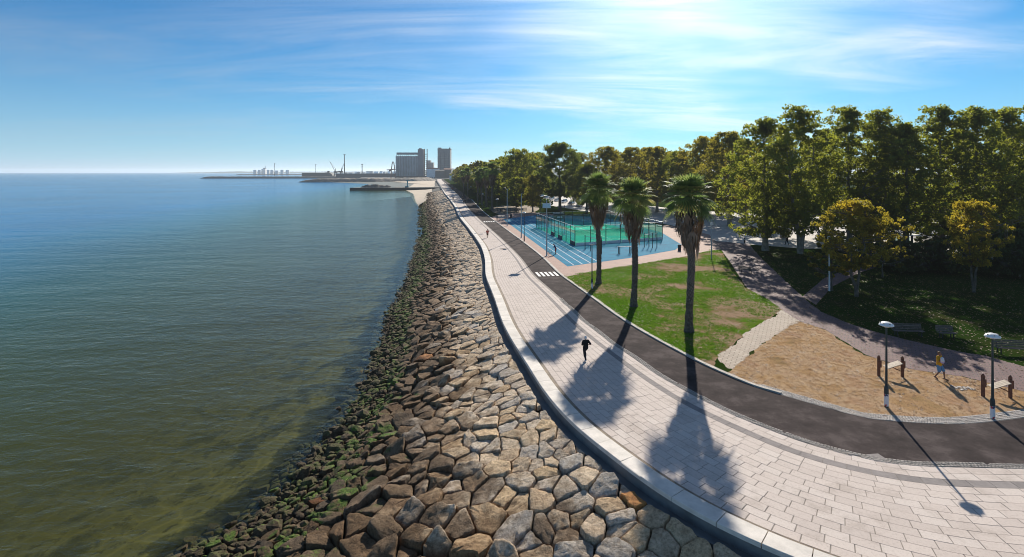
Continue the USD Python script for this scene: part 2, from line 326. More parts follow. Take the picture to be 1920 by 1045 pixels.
br = np.geomspace(13, 420, 200)
bxy, BF = polar(br, np.radians(np.linspace(-150, 60, 300)))
bd = kt_bot.query(bxy)[0]; bl = in_land(bxy)
bz = SEA - np.where(bl, -0.0, 1.0) * np.minimum(0.05 + 0.16 * bd ** 0.9, 4.0) - np.where(bl, 0.6, 0.06) + 0.10 * (meshkit.fbm(np.c_[bxy * 0.5, 0 * bd], 3, 2) - 0.5)
bed = trimesh.Trimesh(np.c_[bxy, bz], BF, process=False)
if bed.face_normals[:, 2].mean() < 0: bed.invert()
mt_bed = mat('sand_bed', {
    'g': ('geometry', {}), 'm': ('mapping', dict(scale=(1, 1, 0.2))), 'n': ('noise_texture', dict(scale=0.30, detail=6.0, roughness=0.68, distortion=0.4)), 'nn': ('noise_texture', dict(scale=1.7, detail=4.0, roughness=0.6)),
    'r': ('rgb_ramp', dict(ramp=[(0, (0.13, 0.11, 0.045)), (0.49, (0.165, 0.14, 0.065)), (0.56, (0.06, 0.055, 0.03)), (0.66, (0.022, 0.022, 0.014)), (1, (0.018, 0.018, 0.012))])),
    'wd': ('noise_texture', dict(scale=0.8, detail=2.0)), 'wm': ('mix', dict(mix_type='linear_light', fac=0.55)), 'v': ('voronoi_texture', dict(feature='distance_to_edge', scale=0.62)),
    'vr': ('rgb_ramp', dict(ramp=[(0, (1.35, 1.3, 1.15)), (0.05, (1.15, 1.12, 1.05)), (0.14, (0.92, 0.92, 0.92)), (1, (0.9, 0.9, 0.9))])),  # lighter cell edges paint a caustic light network into the sand colour
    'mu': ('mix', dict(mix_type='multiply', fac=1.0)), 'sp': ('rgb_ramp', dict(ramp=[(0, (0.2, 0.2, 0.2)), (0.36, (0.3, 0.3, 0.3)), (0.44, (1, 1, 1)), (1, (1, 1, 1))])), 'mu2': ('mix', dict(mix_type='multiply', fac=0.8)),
    'sh': ('attribute', dict(attribute='shore')), 'sr': ('map_range', dict(range_type='smoothstep', from_min=0.6, from_max=5.0, to_min=0.26, to_max=-0.02, clamp=True)), 'sa': ('math', dict(math_type='add')),
    'p': ('principled_bsdf', dict(roughness=0.95, specular_ior_level=0.0))},
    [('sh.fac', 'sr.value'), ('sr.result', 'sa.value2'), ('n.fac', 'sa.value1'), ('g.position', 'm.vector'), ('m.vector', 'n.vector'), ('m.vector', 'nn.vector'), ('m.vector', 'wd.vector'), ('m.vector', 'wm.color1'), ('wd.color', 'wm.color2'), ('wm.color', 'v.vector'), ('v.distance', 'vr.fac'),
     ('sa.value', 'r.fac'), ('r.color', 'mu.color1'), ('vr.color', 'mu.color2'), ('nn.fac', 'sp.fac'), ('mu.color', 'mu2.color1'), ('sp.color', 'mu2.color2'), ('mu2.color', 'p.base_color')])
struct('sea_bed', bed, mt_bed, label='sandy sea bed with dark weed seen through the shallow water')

UsdGeom.PrimvarsAPI(stage.GetPrimAtPath('/World/sea_bed')).CreatePrimvar('shore', Sdf.ValueTypeNames.FloatArray, 'vertex').Set(Vt.FloatArray.FromNumpy(np.where(bl, 0, bd).astype(np.float32)))

# ------------------------------------------------------------------ the land
mt_soil = simple('bare_soil', (0.24, 0.17, 0.10), 0.95, var=0.2, scale=0.35, bump=0.4, bscale=6)
mt_grass = mat('lawn', {
    'g': ('geometry', {}), 'n': ('noise_texture', dict(scale=0.14, detail=6.0, roughness=0.62, distortion=0.3)), 'n2': ('noise_texture', dict(scale=4.5, detail=4.0, roughness=0.7)),
    'r': ('rgb_ramp', dict(ramp=[(0, (0.045, 0.11, 0.009)), (0.39, (0.068, 0.145, 0.011)), (0.48, (0.10, 0.15, 0.02)), (0.52, (0.18, 0.135, 0.065)), (0.57, (0.28, 0.19, 0.13)), (1, (0.24, 0.16, 0.10))])),
    'r2': ('rgb_ramp', dict(ramp=[(0, (0.45, 0.5, 0.4)), (0.5, (0.95, 0.95, 0.9)), (1, (1.5, 1.4, 1.2))])), 'mu': ('mix', dict(mix_type='multiply', fac=0.85)),
    'b': ('bump', dict(strength=0.9, distance=0.06)), 'p': ('principled_bsdf', dict(roughness=0.95, specular_ior_level=0.0))},
    [('g.position', 'n.vector'), ('g.position', 'n2.vector'), ('n.fac', 'r.fac'), ('n2.fac', 'r2.fac'), ('r.color', 'mu.color1'), ('r2.color', 'mu.color2'), ('mu.color', 'p.base_color'), ('n2.fac', 'b.height'), ('b.normal', 'p.normal')])
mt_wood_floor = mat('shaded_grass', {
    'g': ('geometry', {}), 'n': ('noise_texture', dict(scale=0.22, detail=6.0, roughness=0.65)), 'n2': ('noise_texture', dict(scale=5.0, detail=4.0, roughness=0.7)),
    'r': ('rgb_ramp', dict(ramp=[(0, (0.014, 0.032, 0.006)), (0.45, (0.020, 0.042, 0.007)), (0.6, (0.03, 0.04, 0.011)), (0.75, (0.06, 0.05, 0.024)), (1, (0.08, 0.056, 0.032))])),  # albedo lowered to put the shade under the trees into the grass colour
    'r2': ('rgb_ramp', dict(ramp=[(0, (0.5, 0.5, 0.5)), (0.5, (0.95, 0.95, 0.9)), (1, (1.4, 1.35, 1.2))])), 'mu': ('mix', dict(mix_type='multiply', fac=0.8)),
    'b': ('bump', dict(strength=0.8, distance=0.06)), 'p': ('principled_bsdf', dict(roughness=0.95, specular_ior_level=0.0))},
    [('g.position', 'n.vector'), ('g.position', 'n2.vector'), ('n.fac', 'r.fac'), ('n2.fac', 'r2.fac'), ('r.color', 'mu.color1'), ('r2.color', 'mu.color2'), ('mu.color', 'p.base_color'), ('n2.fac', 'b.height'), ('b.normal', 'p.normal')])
mt_dry = mat('dry_grass', {
    'g': ('geometry', {}), 'n': ('noise_texture', dict(scale=0.42, detail=8.0, roughness=0.66)), 'n2': ('noise_texture', dict(scale=13.0, detail=5.0, roughness=0.8)),
    'r': ('rgb_ramp', dict(ramp=[(0, (0.14, 0.12, 0.05)), (0.33, (0.26, 0.18, 0.09)), (0.43, (0.37, 0.235, 0.12)), (0.52, (0.42, 0.30, 0.19)), (0.60, (0.36, 0.225, 0.13)), (0.70, (0.36, 0.27, 0.20)), (1, (0.36, 0.29, 0.23))])),
    'r2': ('rgb_ramp', dict(ramp=[(0, (0.4, 0.4, 0.4)), (0.5, (0.95, 0.95, 0.95)), (1, (1.45, 1.4, 1.3))])), 'mu': ('mix', dict(mix_type='multiply', fac=0.85)),
    'b': ('bump', dict(strength=0.6, distance=0.025)), 'p': ('principled_bsdf', dict(roughness=0.95, specular_ior_level=0.0))},
    [('g.position', 'n.vector'), ('g.position', 'n2.vector'), ('n.fac', 'r.fac'), ('n2.fac', 'r2.fac'), ('r.color', 'mu.color1'), ('r2.color', 'mu.color2'), ('mu.color', 'p.base_color'), ('n2.fac', 'b.height'), ('b.normal', 'p.normal')])
mt_asphalt = mat('worn_asphalt', {
    'g': ('geometry', {}), 'n': ('noise_texture', dict(scale=0.45, detail=7.0, roughness=0.7)), 'n2': ('noise_texture', dict(scale=26.0, detail=3.0, roughness=0.7)), 'v': ('noise_texture', dict(scale=1.6, detail=4.0, roughness=0.75)),
    'r': ('rgb_ramp', dict(ramp=[(0, (0.020, 0.016, 0.015)), (0.36, (0.034, 0.027, 0.026)), (0.50, (0.055, 0.043, 0.041)), (0.62, (0.09, 0.072, 0.068)), (1, (0.13, 0.108, 0.10))])),
    'r2': ('rgb_ramp', dict(ramp=[(0, (0.45, 0.45, 0.45)), (0.45, (0.9, 0.9, 0.9)), (0.7, (1.25, 1.22, 1.2)), (1, (2.0, 1.9, 1.9))])), 'mu': ('mix', dict(mix_type='multiply', fac=0.9)),
    'b': ('bump', dict(strength=0.5, distance=0.01)), 'p': ('principled_bsdf', dict(roughness=0.95, specular_ior_level=0.04))},
    [('g.position', 'n.vector'), ('g.position', 'n2.vector'), ('n.fac', 'r.fac'), ('n2.fac', 'r2.fac'), ('r.color', 'mu.color1'), ('r2.color', 'mu.color2'), ('mu.color', 'p.base_color'), ('n2.fac', 'b.height'), ('b.normal', 'p.normal')])
def brick_mat(name, c1, c2, mortar, scale, rot=0.0):
    return mat(name, {'g': ('geometry', {}), 'm': ('mapping', dict(rotation=(0, 0, rot))), 'bt': ('brick_texture', dict(color1=c1, color2=c2, mortar=mortar, scale=scale, mortar_size=0.03, bias=0.0)),
        'n': ('noise_texture', dict(scale=0.6, detail=6.0, roughness=0.65)), 'r': ('rgb_ramp', dict(ramp=[(0, (0.6, 0.6, 0.6)), (0.5, (0.95, 0.95, 0.95)), (1, (1.35, 1.3, 1.3))])), 'mu': ('mix', dict(mix_type='multiply', fac=0.8)),
        'b': ('bump', dict(strength=0.4, distance=0.01, invert=True)), 'p': ('principled_bsdf', dict(roughness=0.85, specular_ior_level=0.2))},
        [('g.position', 'm.vector'), ('m.vector', 'bt.vector'), ('g.position', 'n.vector'), ('n.fac', 'r.fac'), ('bt.color', 'mu.color1'), ('r.color', 'mu.color2'), ('mu.color', 'p.base_color'), ('bt.fac', 'b.height'), ('b.normal', 'p.normal')])
mt_brickpath = brick_mat('red_brick_paving', (0.20, 0.115, 0.105), (0.155, 0.09, 0.09), (0.09, 0.07, 0.065), 1.0, 0.6)
mt_pinkpath = brick_mat('pink_paving', (0.42, 0.26, 0.20), (0.36, 0.22, 0.17), (0.24, 0.17, 0.14), 2.2, 0.3)
mt_oldpath = brick_mat('old_concrete_path', (0.40, 0.33, 0.26), (0.34, 0.27, 0.21), (0.22, 0.17, 0.12), 0.8, 0.5)
mt_plaza = brick_mat('pale_plaza_paving', (0.52, 0.47, 0.42), (0.46, 0.42, 0.38), (0.36, 0.32, 0.29), 0.7, 0.1)
mt_sand = simple('beach_sand', (0.52, 0.42, 0.31), 0.95, var=0.08, scale=0.15, bump=0.3, bscale=3)
mt_wetsand = simple('wet_sand', (0.16, 0.15, 0.09), 0.5, var=0.15, scale=0.1)

# park ground: behind the road everything is one sheet of grass, tree shade darkened into its colour, to the horizon
near = np.linspace(0, CS[-1], 700)
inland_edge = at(near, -w_rd(near) + 0.3)
far_land = Polygon(np.vstack([inland_edge, [(-190, 1500), (-300, 1800), (-500, 2600), (-1200, 9000), (14000, 9000), (14000, -200), (120, -200)]])).buffer(0)
struct('ground', sheet(far_land, -0.012), mt_wood_floor, label='grass ground of the park under the trees, its colour darkened for shade')
road_edge = lambda s0, s1, n=60: [tuple(p) for p in at(np.linspace(s0, s1, n), -w_rd(np.linspace(s0, s1, n)) - 0.02)]
sP = lambda x, y: s_at(W(x, y))
# green lawn with worn patches behind the kerb
def clean(p): return p.buffer(0)
lawn = clean(Polygon(road_edge(sP(1065, 517), sP(1345, 690)) + [tuple(W(x, y)[:2]) for x, y in [(1345, 668), (1372, 648), (1416, 612), (1452, 592), (1468, 580), (1440, 560), (1398, 540), (1370, 505), (1352, 468), (1330, 468), (1275, 482), (1200, 494), (1110, 508)]]))
struct('lawn', sheet(ragged(lawn, 0.16, seed=1), -0.004), mt_grass, label='sunlit green lawn with bare patches around the palms')
dry = clean(Polygon(road_edge(s_at((30, 30)), sP(1372, 700)) + [tuple(W(x, y)[:2]) for x, y in [(1374, 690), (1400, 668), (1445, 632), (1490, 600), (1540, 615), (1620, 665), (1700, 690), (1800, 705), (1930, 735), (2000, 740), (2100, 760)]]))
struct('dry_grass_field', sheet(ragged(dry, 0.3, seed=2), -0.008), mt_dry, label='strip of dry straw coloured grass beside the road')
old_path = clean(Polygon([tuple(W(x, y)[:2]) for x, y in [(1345, 668), (1372, 648), (1416, 612), (1452, 592), (1470, 578), (1530, 590), (1500, 602), (1445, 634), (1400, 668), (1374, 692), (1360, 690)]]))
struct('concrete_path', sheet(ragged(old_path, 0.25, seed=3), 0.0), mt_oldpath, label='pale crumbling concrete path between lawn and dry grass')
brick_path = clean(Polygon([tuple(W(x, y)[:2]) for x, y in [(1340, 452), (1368, 490), (1400, 540), (1440, 562), (1468, 582), (1500, 603), (1545, 617), (1625, 666), (1705, 692), (1805, 706), (1930, 737), (2150, 780), (2250, 740), (2100, 715), (1930, 690), (1850, 668), (1800, 660), (1720, 642), (1650, 625), (1590, 606), (1540, 585), (1520, 570), (1470, 525), (1425, 482), (1405, 458)]]))
struct('brick_path', sheet(ragged(brick_path, 0.10, seed=4), 0.004), mt_brickpath, label='reddish brick footpath running past the benches')
fork = clean(Polygon([tuple(W(x, y)[:2]) for x, y in [(1505, 556), (1545, 522), (1600, 500), (1650, 490), (1660, 496), (1610, 512), (1560, 538), (1530, 572)]]))
struct('side_path', sheet(fork, 0.0), mt_brickpath)
pink = clean(Polygon(road_edge(sP(1065, 520), sP(930, 408)) + [tuple(W(x, y)[:2]) for x, y in [(938, 402), (1000, 398), (1180, 415), (1260, 424), (1330, 440), (1352, 468), (1330, 470), (1275, 483), (1200, 495), (1110, 509)]]))
struct('pink_pavement', sheet(pink, 0.0), mt_pinkpath, label='pink paved walk around the blue sports ground')
plaza = clean(Polygon([tuple(W(x, y)[:2]) for x, y in [(1010, 382), (1000, 366), (1060, 366), (1130, 377), (1300, 395), (1500, 405), (1930, 418), (3000, 425), (3000, 500), (1930, 488), (1720, 484), (1560, 468), (1500, 466), (1400, 458), (1345, 455), (1322, 438), (1255, 422), (1120, 400)]]))
struct('plaza', sheet(plaza, -0.004), mt_plaza, label='pale sunlit square and parking lane behind the row of trees')
bare1 = smooth_ring([W(x, y) for x, y in [(915, 392), (945, 384), (1010, 386), (1012, 396), (965, 404), (935, 404)]])
struct('bare_sand_patch', sheet(bare1, -0.004), mt_soil)

# road
ssr = np.unique(np.r_[np.linspace(0, 260, 420), np.linspace(260, CS[-1], 120)])
road = strip_mesh(ssr, lambda s: -w_rd(s), 0.0, 0.004)
struct('cycle_road', road, mt_asphalt, label='narrow dark asphalt cycle road along the promenade')
# ------------------------------------------------------------------ promenade: slabs, bands, low sea wall, setts
mt_slab = mat('pale_paving_slab', {
    'g': ('geometry', {}), 'oi': ('object_info', {}), 'n': ('noise_texture', dict(scale=0.5, detail=8.0, roughness=0.72)), 'n2': ('noise_texture', dict(scale=9.0, detail=5.0, roughness=0.7)),
    'ad': ('math', dict(math_type='add')), 'fr': ('math', dict(math_type='fraction')),
    'is': ('rgb_ramp', dict(ramp=[(0, (0.53, 0.45, 0.395)), (0.35, (0.555, 0.472, 0.415)), (0.7, (0.575, 0.49, 0.43)), (1, (0.60, 0.52, 0.46))])),
    'r': ('rgb_ramp', dict(ramp=[(0, (0.62, 0.61, 0.6)), (0.38, (0.84, 0.83, 0.82)), (0.48, (0.99, 0.99, 0.99)), (1, (1.06, 1.06, 1.06))])), 'mu': ('mix', dict(mix_type='multiply', fac=1.0)),
    'r2': ('rgb_ramp', dict(ramp=[(0, (0.55, 0.53, 0.5)), (0.36, (0.84, 0.83, 0.82)), (0.46, (0.97, 0.97, 0.97)), (1, (1.06, 1.06, 1.06))])), 'mu2': ('mix', dict(mix_type='multiply', fac=1.0)),
    'b': ('bump', dict(strength=0.25, distance=0.01)), 'p': ('principled_bsdf', dict(roughness=0.85, specular_ior_level=0.12))},
    [('g.random_per_island', 'ad.value1'), ('oi.random', 'ad.value2'), ('ad.value', 'fr.value1'), ('fr.value', 'is.fac'), ('g.position', 'n.vector'), ('g.position', 'n2.vector'), ('n.fac', 'r.fac'), ('n2.fac', 'r2.fac'),
     ('is.color', 'mu.color1'), ('r.color', 'mu.color2'), ('mu.color', 'mu2.color1'), ('r2.color', 'mu2.color2'), ('mu2.color', 'p.base_color'), ('n2.fac', 'b.height'), ('b.normal', 'p.normal')])
mt_slab_dark = simple('grey_paving_slab', (0.265, 0.235, 0.22), 0.85, var=0.10, scale=3.0, bump=0.2, island=0.10, spec=0.1, col2=(0.21, 0.185, 0.175))
mt_joint = simple('paving_joint', (0.31, 0.265, 0.225), 0.95, var=0.2, scale=2.0)
mt_coping = simple('coping_stone', (0.63, 0.57, 0.50), 0.75, var=0.12, scale=1.6, bump=0.5, bscale=12, island=0.10)
mt_wallface = simple('stained_wall_face', (0.22, 0.21, 0.20), 0.85, var=0.2, scale=0.9, bump=0.5, bscale=8)  # dark tone puts the shade of the outer face into its colour
mt_gutter = simple('wet_concrete_gutter', (0.16, 0.165, 0.16), 0.7, var=0.2, scale=0.8, bump=0.5, bscale=7)  # dark tone paints the shadow that the wall throws on the gutter
mt_drain = simple('brown_drain_strip', (0.27, 0.21, 0.15), 0.9, var=0.22, scale=1.5, bump=0.4, bscale=10)
mt_sett = simple('granite_setts', (0.46, 0.41, 0.36), 0.85, var=0.2, scale=3.0, bump=0.4, island=0.3)
mt_kerb = simple('concrete_kerb', (0.44, 0.39, 0.34), 0.85, var=0.15, scale=1.5, bump=0.4, island=0.12)
mt_white = simple('white_road_paint', (0.74, 0.72, 0.68), 0.8, var=0.08, scale=6.0)

S1 = s_at(W(864, 372))                                                # slabs are laid out to here one by one
prom_base = strip_mesh(ssr, 0.0, lambda s: w_in(s), -0.012)
prom = UsdGeom.Xform.Define(stage, '/World/promenade').GetPrim(); tag(prom, kind='structure', label='broad curved promenade of pale paving slabs')
obj('joint_bed', prom_base, mt_joint, prom)
far_s = CS[CS > S1 - 0.1]
obj('paving', strip_mesh(far_s, 0.1, lambda s: w_in(s) - 0.35, 0.0), mt_slab, prom)
NR = 16
def slab_mesh(s0, s1, f0, f1, dz, gap=0.011, lift=0.0):
    """one slab between two stations and two fractions of the promenade's width"""
    nseg = 3
    ss = np.linspace(s0 + gap, s1 - gap, nseg)
    w = w_in(ss) - 0.62
    a = at(ss, 0.30 + f0 * w + gap); b = at(ss, 0.30 + f1 * w - gap)
    top = np.vstack([a, b]); z = np.r_[np.full(nseg, dz), np.full(nseg, dz + lift)]
    V = np.vstack([np.c_[top, z], np.c_[top, np.full(2 * nseg, -0.011)]]); n = nseg; F = []
    for i in range(n - 1):
        F += [[i, i + 1, n + i + 1], [i, n + i + 1, n + i]]
        for q0, q1 in ((i, i + 1), (n + i + 1, n + i)):
            F += [[q0, q0 + 2 * n, q1 + 2 * n], [q0, q1 + 2 * n, q1]]
    for q0, q1 in ((n, 0), (n - 1, 2 * n - 1)):
        F += [[q0, q0 + 2 * n, q1 + 2 * n], [q0, q1 + 2 * n, q1]]
    m = trimesh.Trimesh(V, F, process=False)
    if m.face_normals[0, 2] < 0: m.invert()
    return m
slabs = []
S_IN = s_at((24.5, 25.5)) - 9
def arc(f):
    """stations S_IN..S1 and the true length walked along the offset curve f(s)"""
    q = np.linspace(S_IN, max(S1, 520), 2500); P = at(q, f(q)); return q, np.r_[0, np.cumsum(np.linalg.norm(np.diff(P, axis=0), axis=1))]
for r in range(NR):
    q_, l_ = arc(lambda s: 0.30 + (r + 0.5) / NR * (w_in(s) - 0.62)); l = rng.uniform(0, 1); s = np.interp(l, l_, q_)
    while s < S1:
        L = 0.98 if s < 140 else 1.6
        if s < 60 and rng.random() < 0.04: L *= 0.5
        l += L; s2 = float(np.interp(l, l_, q_)); slabs.append((s, s2, r, rng.normal(0, 0.0022))); s = s2
def shown(p, size, z=0.0):
    """rough size in the 1920 px picture of something at p, 0 when out of the frame"""
    d = p[1]
    if d < 3: return 0
    px, py = CX + p[0] / d * FPX, HY + (CAMZ - z) / d * FPX
    return size / d * FPX if -30 < px < 1950 and -30 < py < 1075 else 0
sl_c = np.array([at(np.array([(a + b) / 2]), np.array([(r + .5) / NR * w_in((a + b) / 2)]))[0] for a, b, r, z in slabs])
rank = np.argsort([-shown(p, 1.0) for p in sl_c])
rest, restd = [], []
for k, i in enumerate(rank):
    a, b, r, dz = slabs[i]
    m = slab_mesh(a, b, r / NR, (r + 1) / NR, dz, lift=rng.normal(0, 0.002))
    dark = (r == 2)
    if k < 290: obj('paving_slab', m, mt_slab_dark if dark else mt_slab, prom)
    else: (restd if dark else rest).append(m)
obj('paving_slabs', cat(rest), mt_slab, prom, kind='stuff')
obj('band_slabs', cat(restd), mt_slab_dark, prom, kind='stuff')
# manhole cover let into the slabs
mc = W(1645, 858); 
obj('manhole_cover', cat([boxm(0.62, 0.62, 0.012, (mc[0], mc[1], 0.0), 0.12), boxm(0.12, 0.12, 0.006, (mc[0], mc[1], 0.012), 0.12)]), mt_slab_dark, prom)
ov = W(943, 467)
obj('drain_cover', lathe([[0, 0.012], [0.55, 0.012], [0.6, 0.0]], 18, (ov[0], ov[1], 0.002)), mt_asphalt, prom)

# the low sea wall: coping stones on a concrete face, gutter at its foot, both coloured dark for shade
wall = thing('sea_wall', 'low curved sea wall with pale coping stones between promenade and boulders', 'wall')
ssw = np.unique(np.r_[np.linspace(0, 300, 520), np.linspace(300, CS[-1], 80)])
obj('wall_body', profile_mesh(ssw, [(0.03, -0.9), (COPE - 0.05, -0.9), (COPE - 0.05, -0.02), (0.03, -0.02)]), mt_wallface, wall)
obj('gutter', profile_mesh(ssw, [(COPE - 0.05, -0.9), (COPE + GUT, -0.9), (COPE + GUT, -0.42), (COPE + GUT - 0.12, -0.42), (COPE + GUT - 0.14, -0.50), (COPE - 0.05, -0.48)]), mt_gutter, wall)
obj('drain_strip', profile_mesh(ssw, [(-0.30, -0.05), (0.0, -0.05), (0.0, -0.004), (-0.30, -0.004)]), mt_drain, wall)
def cope(s0, s1):
    n = 4; ss = np.linspace(s0 + 0.008, s1 - 0.008, n); w = w_in(ss); e = rng.normal(0, 0.006, 3)
    prof = [(0.02, -0.02), (COPE, -0.02), (COPE + e[0], 0.14), (COPE - 0.03, 0.17 + e[1]), (0.05, 0.17 + e[2]), (0.02, 0.14)]
    V = np.stack([np.c_[at(ss, w + t), np.full(n, z)] for t, z in prof], 1).reshape(-1, 3); k = len(prof); F = []
    for i in range(n - 1):
        for j in range(k):
            a, b = i * k + j, i * k + (j + 1) % k; F += [[a, b, a + k], [b, b + k, a + k]]
    for i0, o_ in ((0, 1), ((n - 1) * k, -1)):
        for j in range(1, k - 1): F.append([i0, i0 + j + 1, i0 + j][::o_])
    m = trimesh.Trimesh(V, F, process=False)
    if m.volume < 0: m.invert()
    return m
q_, l_ = arc(lambda s: w_in(s) + 0.5); l = 0.0
s, nc, farc = S_IN, 0, []
while s < 515:
    l += rng.uniform(1.4, 2.1) if s < 200 else 3.0; s2 = float(np.interp(l, l_, q_))
    m = cope(s, s2)
    if nc < 150: obj('coping_stone', m, mt_coping, wall)
    else: farc.append(m)
    nc += 1; s = s2
obj('coping_stones', cat(farc), mt_coping, wall, kind='stuff')

# setts along both edges of the cycle road, kerb stones on its land side
def setts(s0, s1, t0f, rows, size, dz):
    ms = []
    for r in range(rows):
        s = s0 + rng.uniform(0, size)
        while s < s1:
            L = size * rng.uniform(0.85, 1.25)
            if rng.random() > 0.04:
                t = t0f(s) + r * size; g = 0.016
                q = at(np.array([s + g, s + L - g, s + L - g, s + g]), np.array([t + g, t + g, t + size - g, t + size - g]) + rng.normal(0, 0.008, 4)); h = dz + abs(rng.normal(0, 0.006))
                c = q.mean(0); qi = c + (q - c) * 0.82
                V = np.vstack([np.c_[q, np.full(4, -0.01)], np.c_[q, np.full(4, h)], np.c_[qi, np.full(4, h + 0.012)]])
                F = [[8, 9, 10], [8, 10, 11]]
                for i in range(4):
                    j = (i + 1) % 4; F += [[i, j, j + 4], [i, j + 4, i + 4], [i + 4, j + 4, j + 8], [i + 4, j + 8, i + 8]]
                m = trimesh.Trimesh(V, F, process=False)
                if m.face_normals[0, 2] < 0: m.invert()
                ms.append(m)
            s += L
    return cat(ms)
sk = s_at(W(1477, 737))
edge1 = setts(S_IN, s_at(W(1053, 560)), lambda s: -0.12 + 0.06 * math.sin(s * 0.9), 3, 0.15, 0.004)
struct('joint_sand', strip_mesh(np.linspace(S_IN, sk + 2, 160), lambda s: -w_rd(s) - 0.74, lambda s: -w_rd(s) + 0.10, 0.0075), mt_joint)
tag(obj('sett_edging', edge1, mt_sett), 'narrow double row of small setts between promenade slabs and asphalt', kind='stuff')
edge2 = setts(S_IN, sk + 2, lambda s: -w_rd(s) - 0.72, 5, 0.16, 0.012)
tag(obj('sett_kerb', edge2, mt_sett), 'pale band of granite setts between asphalt and dry grass', kind='stuff')
kerb = thing('stone_kerb', 'pale double stone kerb along the lawn side of the cycle road', 'kerb')
s, nk, farc = sk, 0, []
while s < 330:
    L = 1.0 if s < 120 else 2.5
    for t0, t1, z in ((-0.02, 0.16, 0.10), (0.17, 0.42, 0.03)):
        a = np.array([s + .01, s + L - .01, s + L - .01, s + .01]); q = at(a, -w_rd(a) - np.array([t0, t0, t1, t1])); zz = z + rng.normal(0, 0.006)
        V = np.vstack([np.c_[q, np.full(4, -0.05)], np.c_[q, np.full(4, zz)]]); F = [[4, 5, 6], [4, 6, 7]]
        for i in range(4):
            j = (i + 1) % 4; F += [[i, j, j + 4], [i, j + 4, i + 4]]
        m = trimesh.Trimesh(V, F, process=False)
        if m.face_normals[0, 2] < 0: m.invert()
        if nk < 150: obj('kerb_stone', m, mt_kerb, kerb)
        else: farc.append(m)
        nk += 1
    s += L
obj('kerb_stones', cat(farc), mt_kerb, kerb, kind='stuff')
# zebra crossings
for i, (sz, lab) in enumerate(((s_at(W(1003, 515)), 'near zebra crossing of worn white bars beside the lawn'), (s_at(W(908, 416)), 'far zebra crossing of white bars beyond the walker'))):
    z = thing('zebra_crossing', lab, 'crossing'); wd = w_rd(sz)
    n = 5
    for k in range(n):
        t = -wd + 0.25 + (wd - 0.3) * k / n; tw = (wd - 0.3) / n * 0.56
        a = np.array([sz - 1.5, sz + 1.5, sz + 1.5, sz - 1.5]); q = at(a, np.array([t, t, t + tw, t + tw]))
        obj('white_bar', sheet(q, 0.009), mt_white, z)

